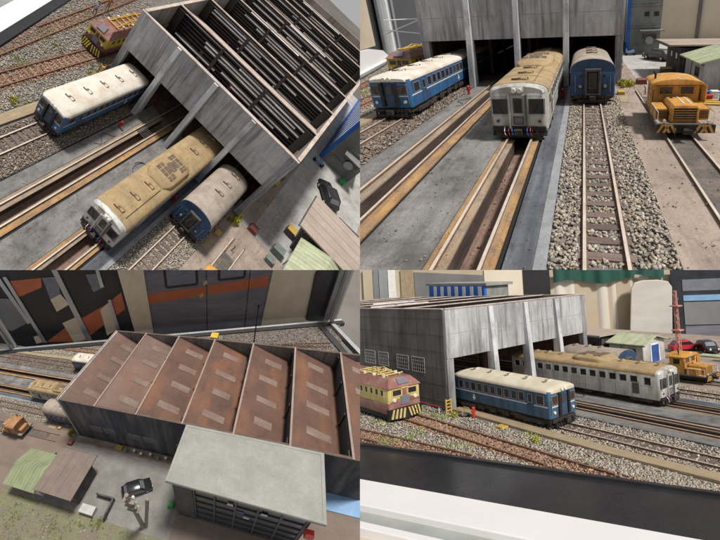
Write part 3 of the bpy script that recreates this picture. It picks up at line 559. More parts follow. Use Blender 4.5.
# ---------------------------------------------------------------- engine shed
def shed(P):
    bl = P == "BL"
    t = Thing(P, "train_shed", "long grey engine shed with sawtooth roof and four open bays", "engine shed", (0, 0, 0))
    xs = (XL,) + PX + (XR,)
    g = G()
    for i in range(4):
        g.box(xs[i] + (.0 if i == 0 else .2), xs[i + 1] - (.0 if i == 3 else .2), .0, .35, ZH, ZT)
    for i in range(1, 4): g.box(xs[i] - .2, xs[i] + .2, .02, .33, ZH + .002, ZT - .002)
    t.part("front_wall", g, "shed_wall", bev=.02)
    fj = G()
    for z in (5.65,): 
        for i in range(4): fj.box(xs[i] + (.05 if i == 0 else .32), xs[i + 1] - (.05 if i == 3 else .32), -.006, .01, z - .012, z + .012)
    t.part("form_joint", fj, "form_joint", None)
    for (a, b) in ((XL, XL + .62), (XR - .6, XR)):
        t.part("corner_column", G().box(a + .003, b - .003, .05, .6, 0, ZH - .003), "shed_wall", bev=.02)
    for x in PX:
        w = .24
        t.part("pillar", G().hexa([(x - w, -.78, 0), (x + w, -.78, 0), (x + w, .3, 0), (x - w, .3, 0), (x - w * .92, -.22, ZT - .06), (x + w * .92, -.22, ZT - .06), (x + w * .92, .3, ZT - .06), (x - w * .92, .3, ZT - .06)]), "pillar_paint", bev=.025)
    # side walls
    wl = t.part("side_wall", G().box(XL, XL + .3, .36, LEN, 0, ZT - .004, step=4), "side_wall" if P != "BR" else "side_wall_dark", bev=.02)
    wr = t.part("side_wall", G().box(XR - .3, XR, .36, LEN, 0, ZT - .004, step=4), "right_wall_shaded" if bl else "side_wall", bev=.02)
    for k in range(1, 12):      # thin courses of the block wall
        if wl: t.part("wall_course", G().box(XL - .02, XL - .002, .37, LEN, .62 * k - .015, .62 * k + .015, step=5), "side_wall" if P != "BR" else "side_wall_dark", wl) if k % 2 else None
    t.part("back_wall", G().box(XL, XR, LEN + .003, LEN + .3, -.4, ZT - .01), "side_wall")
    wins = [(3.05, 4.85), (5.35, 7.15), (8.5, 10.2), (10.8, 12.7), (15, 16.8), (17.3, 19)]
    for (a, b) in wins:
        winframe(t, "-x", XL - .001, (a + b) / 2, 3.1, b - a, 1.2, "window_grey", "glass", .06, grid=(6, 4))
    for (a, b) in ((3.4, 5.2), (5.5, 7.3), (9.3, 11.1), (11.4, 13.4), (16, 17.8)):
        winframe(t, "+x", XR + .001, (a + b) / 2, 2.75, b - a, 1.15, "mural_slate", "glass", .06, grid=(6, 3))
    # roof: seven slopes falling backwards, black louvres under each ridge
    drop = 2.25
    for k in range(7):
        y0, y1 = k * BAY + (.36 if k == 0 else .05), (k + 1) * BAY + .0 if k < 6 else LEN
        dk = 2.85 if k == 0 else drop; z0, z1 = ZT - .02, ZT - dk * (1 if k < 6 else .7)
        zz = lambda y: z0 + (z1 - z0) * (y - y0) / (y1 - y0)
        nx = 6; R = []
        rf = t.part("roof_panel", G().hexa([(XL + .28, y0, z0 - .12), (XR - .28, y0, z0 - .12), (XR - .28, y1, z1 - .12), (XL + .28, y1, z1 - .12), (XL + .28, y0, z0), (XR - .28, y0, z0), (XR - .28, y1, z1), (XL + .28, y1, z1)]),
                    ("roof_dusty" if k < 3 and k != 2 else "roof_rust") if bl else "roof_beige")
        if rf and bl:
            for i in range(4):
                rs = random.Random(k * 17 + i); xc = XL + 2.6 + i * 3.75 + rs.uniform(-.25, .25); a, b = y0 + (.30 + rs.uniform(-.04, .04)) * (y1 - y0), y0 + (.72 + rs.uniform(-.05, .05)) * (y1 - y0)
                hw = .50 + rs.uniform(-.06, .06)
                t.part("skylight", G().hexa([(xc - hw, a, zz(a) - .01), (xc + hw, a, zz(a) - .01), (xc + hw, b, zz(b) - .01), (xc - hw, b, zz(b) - .01), (xc - hw, a, zz(a) + .012), (xc + hw, a, zz(a) + .012), (xc + hw, b, zz(b) + .012), (xc - hw, b, zz(b) + .012)]), "skylight", rf)
        # ridge cap
        t.part("ridge_beam", G().box(XL + .0, XR - .0, k * BAY - (.06 if k == 0 else .16), k * BAY + (.16 if k == 0 else .06), ZT - .0, ZT + .10), "roof_beige" if not bl else "ridge_dull", bev=.015)
        if k:
            yy = k * BAY - .1; zb, zt = ZT - (2.85 if k == 1 else drop) - .05, ZT - .03
            lv = t.part("louvre", G().box(XL + .3, XR - .3, yy + .06, yy + .1, zb, zt), "louvre_black")
            n = 8 if k == 1 else 7; g = G(); g2 = G()
            for i in range(n):
                z = zb + (zt - zb) * (i + .3) / n
                g.hexa([(XL + .32, yy - .16, z - .02), (XR - .32, yy - .16, z - .02), (XR - .32, yy + .05, z + .08), (XL + .32, yy + .05, z + .08), (XL + .32, yy - .16, z + .07), (XR - .32, yy - .16, z + .07), (XR - .32, yy + .05, z + .15), (XL + .32, yy + .05, z + .15)])
                rs = random.Random(k * 31 + i)
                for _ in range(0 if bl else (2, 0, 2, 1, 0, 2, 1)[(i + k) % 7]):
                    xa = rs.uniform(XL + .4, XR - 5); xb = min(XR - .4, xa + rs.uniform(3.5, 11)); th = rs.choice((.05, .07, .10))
                    g2.hexa([(xa, yy - .185, z + .075), (xb, yy - .185, z + .075), (xb, yy - .05, z + .13), (xa, yy - .05, z + .13), (xa, yy - .185, z + .075 + th), (xb, yy - .185, z + .075 + th * .6), (xb, yy - .05, z + .13 + th * .6), (xa, yy - .05, z + .13 + th)])  # glints on the slats, painted as white strips of random length
            t.part("slats", g, "louvre_black", lv); (None if bl else t.part("painted_glint", g2, "louvre_glint", lv))
            for f in (.02, .34, .66, .98):
                xc = XL + .4 + (XR - XL - .8) * f; w = .16 if .1 < f < .9 else .42
                t.part("louvre_brace", G().box(xc - w, xc + w, yy - .30, yy - .165, zb, zt - .08), "black_part", lv, bev=.02)
    for (a, b) in ((XL - .03, XL + .3), (XR - .3, XR + .03)):
        t.part("wall_cap", G().box(a, b, .37, LEN, ZT - .003, ZT + .07, step=4), "roof_beige" if not bl else "ridge_dark", bev=.015)
    # dim lining inside
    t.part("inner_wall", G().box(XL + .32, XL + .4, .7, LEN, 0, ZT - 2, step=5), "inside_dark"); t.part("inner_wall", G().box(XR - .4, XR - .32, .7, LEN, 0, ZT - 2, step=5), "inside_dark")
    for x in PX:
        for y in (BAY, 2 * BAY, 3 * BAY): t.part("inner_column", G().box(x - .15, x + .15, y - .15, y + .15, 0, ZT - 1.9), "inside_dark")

def winframe(t, face, pos, a, z, w, h, fm, pm, bar=.05, grid=None, parent=None, d=.03, name="window"):
    g = G()
    fbox(g, face, pos, a - w / 2, a + w / 2, z - h / 2, z - h / 2 + bar, -.01, d); fbox(g, face, pos, a - w / 2, a + w / 2, z + h / 2 - bar, z + h / 2, -.01, d)
    fbox(g, face, pos, a - w / 2, a - w / 2 + bar, z - h / 2 + bar, z + h / 2 - bar, -.01, d); fbox(g, face, pos, a + w / 2 - bar, a + w / 2, z - h / 2 + bar, z + h / 2 - bar, -.01, d)
    if grid:
        for i in range(1, grid[0]): q = a - w / 2 + w * i / grid[0]; fbox(g, face, pos, q - bar * .3, q + bar * .3, z - h / 2 + bar, z + h / 2 - bar, -.01, d * .8)
        for i in range(1, grid[1]): q = z - h / 2 + h * i / grid[1]; fbox(g, face, pos, a - w / 2 + bar, a + w / 2 - bar, q - bar * .3, q + bar * .3, -.01, d * .7)
    f = t.part(name, g, fm, parent)
    if f: t.part("pane", fbox(G(), face, pos, a - w / 2 + bar * .5, a + w / 2 - bar * .5, z - h / 2 + bar * .5, z + h / 2 - bar * .5, -.012, d * .35), pm, f)
    return f

# ---------------------------------------------------------------- railcars
def rr_plan(x0, x1, y0, y1, r, n=4):
    P_ = []
    for (cx, cy, a0) in ((x1 - r, y0 + r, -90), (x1 - r, y1 - r, 0), (x0 + r, y1 - r, 90), (x0 + r, y0 + r, 180)):
        for k in range(n + 1): a = math.radians(a0 + 90 * k / n); P_.append((cx + r * math.cos(a), cy + r * math.sin(a)))
    return P_
def railcar(P, x, y0, y1, spec, label, name="railcar", cat="railcar"):
    S = dict(blue=dict(w=2.62, r=.2, ze=2.45, zc=2.78, zf=.74, body="blue_paint", roof="cream_roof", frame="mural_slate", pane="glass"),
             silver=dict(w=2.8, r=.3, ze=2.4, zc=2.84, zf=.52, body="silver_body", roof="khaki_roof", frame="silver_body", pane="glass"),
             navy=dict(w=2.82, r=.1, ze=2.2, zc=3.0, zf=.6, body="navy_paint", roof="pinkgrey_roof", frame="navy_paint", pane="glass"))[spec]
    if P == "BR" and spec == "blue": S = dict(S, body="grey_blue", roof="ivory_roof")
    w, ze, zc, hw, zf = S["w"], S["ze"], S["zc"], S["w"] / 2, S["zf"]
    t = Thing(P, name, label, cat, (x, y0, 0), "rail vehicles in and before the shed")
    body = t.part("body", G().prism_z(rr_plan(x - hw, x + hw, y0, y1, S["r"]), zf, ze), S["body"], bev=.02, smooth=True)
    # roof
    prof = lambda f, e=0.0: [(x + (hw + .035 - e) * math.cos(a), ze - .03 + (zc - ze) * f * math.sin(a) ** .85) for a in [math.pi * k / 14 for k in range(15)]] 
    def ring(y, f, e): return [(q[0], y, q[1]) for q in prof(f, e)] + [(x - (hw + .035 - e), y, ze - .12), (x + (hw + .035 - e), y, ze - .12)]
    if spec == "silver":
        br = lambda y, f, e: [(x + (hw - e) * math.cos(a), y, ze - .06 + (zc - ze) * f * math.sin(a) ** .8) for a in [math.pi * k / 14 for k in range(15)]]
        t.part("front_brow", G().loft([br(y0 - .012, .72, .2), br(y0 + .08, .84, .08), br(y0 + .3, .95, .0), br(y0 + .55, .97, .0)]), "silver_body", body, smooth=True)
        rings = [ring(y0 + .34, .93, -.005), ring(y0 + .6, .98, 0), ring((y0 + y1) / 2, 1, 0), ring(y1 - .9, 1, 0), ring(y1 - .3, .85, .03), ring(y1, .4, .2)]
    elif spec == "navy": rings = [ring(y0 + .03, 1, 0), ring(y0 + .5, 1, 0), ring(y1 - .4, 1, 0), ring(y1, .85, .1)]
    else: rings = [ring(y0 - .05, .35, .25), ring(y0 + .12, .72, .06), ring(y0 + .4, .92, 0), ring(y0 + .9, 1, 0), ring((y0 + y1) / 2, 1, 0), ring(y1 - .9, 1, 0), ring(y1 - .3, .85, .03), ring(y1, .4, .2)]
    roof = t.part("roof", G().loft(rings), S["roof"], smooth=True)
    if spec == "navy": vents = [y0 + 2.8, y0 + 4.2, y0 + 5.7]
    elif spec == "blue": vents = [y0 + 1.4 + 1.87 * k for k in range(5)]
    else: vents = [y0 + .85, y0 + 2.5, y0 + 4.1, y0 + 10.3, y0 + 11.9, y0 + 13.4]
    for v in vents:
        if v > y1: continue
        o = t.part("roof_vent", G().box(x - .36, x + .36, v - .11, v + .11, zc - .06, zc + .05), S["roof"], roof, bev=.03)
        t.part("vent_slot", G().box(x - .40, x - .1, v - .14, v - .10, zc - .05, zc + .055).box(x + .02, x + .40, v + .08, v + .135, zc - .06, zc + .055).box(x - .12, x + .06, v - .12, v + .1, zc + .045, zc + .06), "vent", roof)
    if spec == "silver":
        a, b = y0 + 4.75, y0 + 8.6
        R = []
        for (y, f, zz) in ((a, .55, .02), (a + .55, .8, .26), (a + .9, .84, .32), (b - .9, .84, .32), (b - .55, .8, .26), (b, .55, .02)):
            R.append([(x + hw * f, y, ze + .02), (x + hw * f * .92, y, zc - .1 + zz * .6), (x + hw * f * .55, y, zc + zz), (x - hw * f * .55, y, zc + zz), (x - hw * f * .92, y, zc - .1 + zz * .6), (x - hw * f, y, ze + .02)])
        hump = t.part("air_conditioner", G().loft(R), "khaki_roof", roof, bev=.04, smooth=True)
        m = (a + b) / 2
        for (cy) in (m - .75, m + .75):
            for sx in (-1, 1):
                g = G()
                for (dx, dy) in ((-.2, -.2), (.2, -.2), (-.2, .2), (.2, .2)): g.box(x + sx * .38 + dx - .16, x + sx * .38 + dx + .16, cy + dy - .16, cy + dy + .16, zc + .30, zc + .335)
                t.part("grille", g, "vent", roof)
        t.part("fan", G().wheel((x, m, zc + .33), (0.01, 0, 1), .42, .05, 20), "vent", roof)
    L = y1 - y0
    g = G()
    yy = y0 + 1.9
    while yy < y1 - .6:
        a_ = [(x + (hw + .04) * math.cos(a), ze - .03 + (zc - ze + .008) * math.sin(a) ** .85) for a in [math.pi * k / 14 for k in range(15)]]
        g.loft([[(p[0], yy - .014, p[1]) for p in a_], [(p[0], yy + .014, p[1]) for p in a_]]); yy += 1.87
    t.part("roof_seam", g, S["roof"], roof)
    # sides
    for sx, face in ((1, "+x"), (-1, "-x")):
        if (face == "+x" and P == "BR") or (face == "-x" and P in ("TR", "BL", "TL")): continue
        pos = x + sx * hw
        if spec == "blue":
            t.part("stripe", fbox(G(), face, pos, y0 + .2, y1 - .1, 1.42, 1.50, -.01, .006), "white_stripe", body)
            t.part("upper_band", fbox(G(), face, pos, y0 + .2, y1 - .1, 1.50, 2.30, -.01, .004), "blue_paint" if P != "BR" else "grey_blue", body)
            winframe(t, face, pos, y0 + .85, 1.86, .72, .62, "mural_slate", "glass", .05)
            d = t.part("door", fbox(G(), face, pos, y0 + 1.42, y0 + 2.06, .74, 2.22, -.01, .014), "deep_blue"); 
            if d: winframe(t, face, pos + sx * .014, y0 + 1.74, 1.86, .42, .6, "mural_slate", "glass", .05, parent=d, name="door_window")
            yy = y0 + 2.55
            while yy < y1 - .4: winframe(t, face, pos, yy, 1.88, .58, .64, "mural_slate", "glass", .06); yy += .72
            t.part("emblem", fbox(G(), face, pos, y0 + 7.4, y0 + 7.75, 1.02, 1.1, -.01, .008).box(*( (pos - .008, pos + .01) if sx > 0 else (pos - .01, pos + .008)), y0 + 7.5, y0 + 7.65, .9, 1.3), "white_stripe", body)
        elif spec == "silver":
            winframe(t, face, pos, y0 + 1.0, 1.82, .62, .62, "silver_body", "glass", .05)
            t.part("door", fbox(G(), face, pos, y0 + 1.75, y0 + 2.35, .8, 1.72, -.01, .015), "crate_dark", bev=.01)
            yy = y0 + 2.15
            while yy < y1 - .5: winframe(t, face, pos, yy, 1.86, .68, .56, "silver_body", "glass", .05); yy += .95
            t.part("body_rib", fbox(G(), face, pos, y0 + .3, y1 - .2, 1.42, 1.46, -.01, .012), "silver_body", body); t.part("body_rib", fbox(G(), face, pos, y0 + .3, y1 - .2, 1.0, 1.03, -.01, .012), "silver_body", body)
        else:
            yy = y0 + 1.0
            while yy < y1 - .4: winframe(t, face, pos, yy, 1.7, .6, .6, "navy_paint", "glass", .05); yy += .9
        g = G(); yy = y0 + 2.4
        while yy < y1 - .4: fbox(g, face, pos, yy - .012, yy + .012, zf + .05, 1.38, -.01, .008); yy += 1.45
        t.part("panel_seam", g, {"blue": "deep_blue", "silver": "crate_dark", "navy": "navy_paint"}[spec], body)
        # underframe
    uf = t.part("underframe", G().box(x - hw + .15, x + hw - .15, y0 + .15, y1 - .1, .38, zf - .004), "dark_frame", bev=.02)
    for yb in (y0 + 1.7, y1 - 1.7):
        bg = t.part("bogie", G().box(x - hw + .12, x + hw - .12, yb - 1.05, yb + 1.05, .30, .52).box(x - hw + .02, x - hw + .14, yb - .95, yb + .95, .28, .56).box(x + hw - .14, x + hw - .02, yb - .95, yb + .95, .28, .56), "dark_frame", bev=.02)
        for dy in (-.6, .6):
            for sx in (-1, 1): t.part("wheel", G().wheel((x + sx * .62, yb + dy, .36), (1, 0, 0), .27, .1), "dark_frame", bg)
            for sx in (-1, 1): t.part("axle_box", G().box(x + sx * (hw - .04) - .07, x + sx * (hw - .04) + .07, yb + dy - .12, yb + dy + .12, .28, .48), "dark_frame", bg, bev=.02)
    for k in range(4):
        yb = y0 + L * (.3 + .13 * k)
        for sx in (-1, 1): t.part("equipment_box", G().box(x + sx * (hw - .32) - .25, x + sx * (hw - .32) + .25, yb - .35, yb + .35, .26, .64), "dark_frame", bev=.03)
    # front end
    f = "-y"; q = y0
    if spec == "blue":
        t.part("stripe", fbox(G(), f, q, x - hw + .18, x + hw - .18, 1.42, 1.50, -.01, .006), "white_stripe", body)
        for s in (-1, 1):
            winframe(t, f, q, x + s * .86, 1.86, .62, .62, "mural_slate", "brown_glass", .05)
            t.part("gangway_post", fbox(G(), f, q, x + s * .44 - .1, x + s * .44 + .1, .85, 2.3, -.02, .16), "black_part", bev=.03)
            t.part("tail_lamp", G().wheel((x + s * .92, q - .03, 1.1), (0, 1, 0), .1, .1), "lamp_glass", body)
            t.part("headlight", G().wheel((x + s * .16, q - .06, 2.5), (0, 1, 0), .12, .16), "lamp_glass", body)
        d = t.part("end_door", fbox(G(), f, q, x - .33, x + .33, .8, 2.25, -.01, .04), "deep_blue", bev=.02)
        if d: winframe(t, f, q - .04, x, 1.85, .4, .55, "deep_blue", "brown_glass", .04, parent=d, name="door_window")
    elif spec == "silver":
        for s in (-1, 1):
            winframe(t, f, q, x + s * .90, 1.70, .78, .74, "crate_dark", "glass", .035)
            t.part("tail_lamp", G().wheel((x + s * 1.02, q - .02, .98), (0, 1, 0), .08, .08), "maroon_paint", body)
            t.part("door_post", fbox(G(), f, q, x + s * .41 - .045, x + s * .41 + .045, .62, 2.3, -.01, .13), "crate_dark" if s > 0 else "silver_body", bev=.02)
            t.part("headlight", G().wheel((x + s * .135, q - .12, 2.50), (0, 1, 0), .115, .2), "lamp_glass", body)
            t.part("hand_rail", G().tube([(x + s * 1.25, q - .06, 1.2), (x + s * 1.25, q - .06, 2.1)], .018, 6), "alu", body)
        t.part("lamp_housing", G().box(x - .3, x + .3, q - .14, q + .35, 2.36, 2.64), "silver_body", bev=.08)
        d = t.part("end_door", fbox(G(), f, q, x - .36, x + .36, .75, 2.26, -.01, .05), "silver_body", bev=.02)
        if d:
            winframe(t, f, q - .05, x, 1.75, .44, .72, "crate_dark", "glass", .05, parent=d, name="door_window"); winframe(t, f, q - .05, x, 1.02, .5, .42, "crate_dark", "mural_grey", .05, parent=d, name="door_panel")
        for k, (dx, m) in enumerate(((-.5, "red_paint"), (-.34, "facade_blue"), (.4, "facade_blue"), (.56, "red_paint"), (-.7, "white_paint"))):
            t.part("brake_hose", G().tube([(x + dx, q - .05, .7), (x + dx, q - .2, .55), (x + dx + .03, q - .22, .38), (x + dx + .08, q - .16, .3)], .024, 6), m)
        t.part("buffer_beam", G().box(x - hw + .1, x + hw - .1, q - .04, q + .3, .45, .72), "black_part", bev=.03)
        t.part("skirt", G().loft([[(x - hw + .05, q + .05, .62), (x + hw - .05, q + .05, .62), (x + hw - .25, q - .02, .22), (x - hw + .25, q - .02, .22)], [(x - hw + .05, q + .5, .62), (x + hw - .05, q + .5, .62), (x + hw - .25, q + .5, .22), (x - hw + .25, q + .5, .22)]]), "dark_frame")
    else:
        hood = t.part("gangway", fbox(G(), f, q, x - .5, x - .36, .8, 2.2, -.01, .2).box(x + .36, x + .5, q - .2, q + .01, .8, 2.2).box(x - .5, x + .5, q - .2, q + .01, 2.2, 2.36).box(x - .5, x + .5, q - .2, q + .01, .7, .8), "crate_dark", bev=.025)
        d = t.part("end_door", fbox(G(), f, q, x - .35, x + .35, .8, 2.2, -.01, .05), "dark_frame")
        if d: winframe(t, f, q - .05, x, 1.6, .5, 1.0, "crate_dark", "glass", .05, parent=d, name="door_window")
        for s in (-1, 1):
            t.part("tail_lamp", G().wheel((x + s * .78, q - .05, 1.25), (0, 1, 0), .11, .14), "alu_dull", body); t.part("hand_rail", G().tube([(x + s * 1.1, q - .05, .9), (x + s * 1.1, q - .05, 1.9)], .02, 6), "alu_dull", body)
            t.part("step_bracket", fbox(G(), f, q, x + s * .75 - .08, x + s * .75 + .08, 1.0, 1.1, -.01, .12).box(x + s * .75 - .05, x + s * .75 + .05, q - .1, q, 1.8, 2.0), "dark_frame", body)
        gab = [(x + (hw) * math.cos(a), ze - .04 + (zc - ze - .02) * math.sin(a) ** .85) for a in [math.pi * k / 14 for k in range(15)]]
        t.part("gable", G().loft([[(a, q - .002, b) for a, b in gab], [(a, q + .2, b) for a, b in gab]]), "navy_paint", body)
    if spec == "blue":
        for s in (-1, 1):
            t.part("hand_rail", G().tube([(x + s * 1.18, q - .05, 1.0), (x + s * 1.18, q - .05, 1.9)], .016, 6), "alu_dull", body)
            t.part("wiper", G().tube([(x + s * .8, q - .04, 1.58), (x + s * .98, q - .045, 1.95)], .012, 5), "black_part", body)
        t.part("rain_strip", fbox(G(), f, q, x - hw + .15, x + hw - .15, 2.3, 2.34, -.01, .03), "blue_paint", body)
    if spec == "silver":
        for s in (-1, 1): t.part("wiper", G().tube([(x + s * .75, q - .05, 1.36), (x + s * .98, q - .055, 1.85)], .012, 5), "black_part", body)
        t.part("rain_strip", fbox(G(), f, q, x - hw + .2, x + hw - .2, 2.2, 2.235, -.01, .03), "silver_body", body); t.part("lower_rib", fbox(G(), f, q, x - hw + .2, x + hw - .2, 1.22, 1.245, -.01, .02), "silver_body", body)
        t.part("roof_pipe", G().tube([(x + .75, y0 + .7, zc - .05), (x + .72, y0 + 4.6, zc - .03)], .02, 5), "vent", roof)
    t.part("coupler", G().box(x - .13, x + .13, q - .35, q + .2, .42, .62).box(x - .2, x + .2, q - .42, q - .3, .38, .68), "dark_frame", bev=.03)
    if spec != "silver": t.part("buffer_beam", G().box(x - hw + .2, x + hw - .2, q - .03, q + .25, .44, .67), "dark_frame", bev=.02)
    for dx in (-.6, -.3, .35, .65): t.part("brake_hose", G().tube([(x + dx, q - .02, .6), (x + dx, q - .16, .5), (x + dx + .02, q - .18, .3), (x + dx + .06, q - .12, .22)], .03, 6), "black_part")
    t.part("snow_guard", G().box(x - .95, x + .95, q - .12, q - .04, .16, .4).box(x - .9, x - .8, q - .1, q + .4, .16, .5).box(x + .8, x + .9, q - .1, q + .4, .16, .5), "black_part", bev=.02)
    for s in (-1, 1): t.part("foot_step", G().box(x + s * (hw - .2) - .14, x + s * (hw - .2) + .14, q + .02, q + .3, .22, .27).box(x + s * (hw - .2) - .14, x + s * (hw - .2) - .1, q + .1, q + .2, .22, .66), "black_part")
    return t

def chevrons(t, x0, x1, y, z0, z1, n, parent, m="yellow_paint"):
    w = (x1 - x0) / n
    g = G(); mid = (x0 + x1) / 2
    for i in range(n):
        a = x0 + i * w; s = .2 if a + w / 2 < mid else -.2
        g.hexa([(a, y - .01, z0), (a + w * .5, y - .01, z0), (a + w * .5, y + .01, z0), (a, y + .01, z0), (a + s, y - .01, z1), (a + w * .5 + s, y - .01, z1), (a + w * .5 + s, y + .01, z1), (a + s, y + .01, z1)])
    t.part("warning_stripe", g, m, parent)

def shunter(P):
    om = "orange_dim" if P == "BL" else "orange_paint"
    t = Thing(P, "shunting_locomotive", "small orange shunting locomotive with striped buffer beam on yard rails", "locomotive", (9.6, -11.9, 0))
    x, y0, y1 = 9.62, -12.0, -7.7
    deck = t.part("deck", G().box(x - 1.28, x + 1.28, y0 + .1, y1 - .1, .62, .74), "crate_dark", bev=.02)
    bb = t.part("buffer_beam", G().box(x - 1.28, x + 1.28, y0, y0 + .1, .36, .76), "black_part", bev=.01)
    chevrons(t, x - 1.28, x - .25, y0 - .005, .37, .75, 4, bb, om); chevrons(t, x + .35, x + 1.38, y0 - .005, .37, .75, 4, bb, om)
    t.part("underframe", G().box(x - .8, x + .8, y0 + .3, y1 - .3, .24, .62), "black_part", bev=.03)
    for yy in (y0 + 1.1, y1 - 1.1):
        for s in (-1, 1): t.part("wheel", G().wheel((x + s * .6, yy, .38), (1, 0, 0), .29, .1), "dark_frame")
    t.part("coupler", G().box(x - .12, x + .12, y0 - .3, y0, .42, .6).box(x - .2, x + .2, y0 - .36, y0 - .26, .4, .62), "black_part", bev=.02)
    hood = t.part("hood", G().prism_y([(x - .62, .74), (x + .62, .74), (x + .62, 1.42), (x + .5, 1.56), (x - .5, 1.56), (x - .62, 1.42)], [y0 + .35, y0 + 2.0]), om, bev=.03)
    g = G()
    for k in range(5): g.box(x - .48, x + .48, y0 + .30, y0 + .35, .86 + .115 * k, .90 + .115 * k)
    gr = t.part("grille", G().box(x - .5, x + .5, y0 + .335, y0 + .352, .82, 1.42), "dark_frame", hood); t.part("grille_bar", g, om, hood)
    for s in (-1, 1): t.part("side_locker", G().box(x + s * .94 - .28, x + s * .94 + .28, y0 + .75, y0 + 1.9, .74, 1.3), om, bev=.04)
    cab = t.part("cab", G().box(x - 1.12, x + 1.12, y0 + 2.05, y0 + 3.45, .74, 2.2), om, bev=.03)
    rf = [(x - 1.25, 2.18), (x - .9, 2.36), (x, 2.46), (x + .9, 2.36), (x + 1.25, 2.18), (x + 1.2, 2.12), (x, 2.36), (x - 1.2, 2.12)]
    t.part("cab_roof", G().prism_y([(x + 1.27 * math.cos(a), 2.16 + .3 * math.sin(a)) for a in [math.pi * k / 10 for k in range(11)]], [y0 + 1.85, y0 + 3.6]), om, bev=.02, smooth=True)
    for s in (-1, 1): winframe(t, "-y", y0 + 2.05, x + s * .5, 1.86, .72, .46, om, "glass", .05)
    dr = t.part("cab_door", G().hexa([(x + 1.12, y0 + 2.1, 1.3), (x + 1.32, y0 + 1.75, 1.3), (x + 1.35, y0 + 1.78, 1.3), (x + 1.15, y0 + 2.13, 1.3), (x + 1.12, y0 + 2.1, 2.15), (x + 1.32, y0 + 1.75, 2.15), (x + 1.35, y0 + 1.78, 2.15), (x + 1.15, y0 + 2.13, 2.15)]), om)
    for face, px in (("+x", x + 1.12), ("-x", x - 1.12)):
        winframe(t, face, px, y0 + 2.75, 1.78, .7, .55, om, "glass", .05)
        t.part("side_door", fbox(G(), face, px, y0 + 2.4, y0 + 3.1, .8, 1.45, -.01, .02), om, cab)
    g = G()
    for s in (-1, 1):
        for k in range(6): g.box(x + s * .94 - .24, x + s * .94 + .24, y0 + .735, y0 + .752, .84 + .065 * k, .87 + .065 * k)
    t.part("locker_louvre", g, "dark_frame", hood)
    for s in (-1, 1):
        for k in range(3): t.part("bonnet_catch", G().box(x + s * .63 - .02, x + s * .63 + .02, y0 + .6 + .5 * k, y0 + .68 + .5 * k, 1.0, 1.2), "dark_frame", hood)
        t.part("marker_lamp", G().wheel((x + s * .95, y0 + .06, .92), (0, 1, 0), .07, .1), "lamp_glass")
        t.part("lamp_stalk", G().tube([(x + s * .95, y0 + .1, .74), (x + s * .95, y0 + .1, .9)], .02, 6), "black_part")
        t.part("grab_rail", G().tube([(x + s * 1.14, y0 + 2.02, .9), (x + s * 1.14, y0 + 2.02, 1.9)], .02, 6), "dark_frame")
        t.part("brake_hose", G().tube([(x + s * .45, y0 - .01, .6), (x + s * .45, y0 - .12, .5), (x + s * .5, y0 - .13, .3)], .03, 6), "black_part")
    t.part("grille_frame", G().box(x - .58, x - .5, y0 + .30, y0 + .37, .80, 1.46).box(x + .5, x + .58, y0 + .30, y0 + .37, .80, 1.46).box(x - .5, x + .5, y0 + .30, y0 + .37, 1.43, 1.5), om, hood, bev=.01)
    t.part("cab_visor", G().hexa([(x - 1.1, y0 + 1.86, 2.14), (x + 1.1, y0 + 1.86, 2.14), (x + 1.1, y0 + 2.06, 2.17), (x - 1.1, y0 + 2.06, 2.17), (x - 1.1, y0 + 1.86, 2.19), (x + 1.1, y0 + 1.86, 2.19), (x + 1.1, y0 + 2.06, 2.22), (x - 1.1, y0 + 2.06, 2.22)]), "dark_frame", cab)
    t.part("walkway_plate", G().box(x - 1.22, x - .7, y0 + .2, y1 - .2, .742, .76).box(x + .7, x + 1.22, y0 + .2, y1 - .2, .742, .76), "pale_beam", deck)
    t.part("fuel_filler", G().tube([(x - .3, y0 + 1.7, 1.55), (x - .3, y0 + 1.7, 1.64)], .07, 8), "dark_frame", hood)
    t.part("rear_hood", G().box(x - .75, x + .75, y0 + 3.5, y1 - .2, .74, 1.35), om, bev=.04)
    t.part("exhaust", G().tube([(x - .95, y0 + 2.6, 2.2), (x - .95, y0 + 2.6, 2.62), (x - 1.05, y0 + 2.6, 2.74)], .07, 8), "black_part")
    for s in (-1, 1):
        for yy in (y0 + .2, y0 + .9, y0 + 1.7): t.part("rail_post", G().tube([(x + s * 1.22, yy, .74), (x + s * 1.22, yy, 1.3)], .016, 6), "white_paint")
        t.part("hand_rail", G().tube([(x + s * 1.22, y0 + .2, 1.3), (x + s * 1.22, y0 + 1.7, 1.3)], .016, 6), "white_paint" if s < 0 else om)
    t.part("headlight", G().wheel((x, y0 + 1.95, 2.42), (0, 1, 0), .1, .14), "lamp_glass")
    t.part("hood_line", G().box(x - .03, x + .03, y0 + .6, y0 + 1.9, 1.565, 1.58).box(x + .3, x + .36, y0 + .6, y0 + 1.9, 1.558, 1.575), "white_stripe", hood)

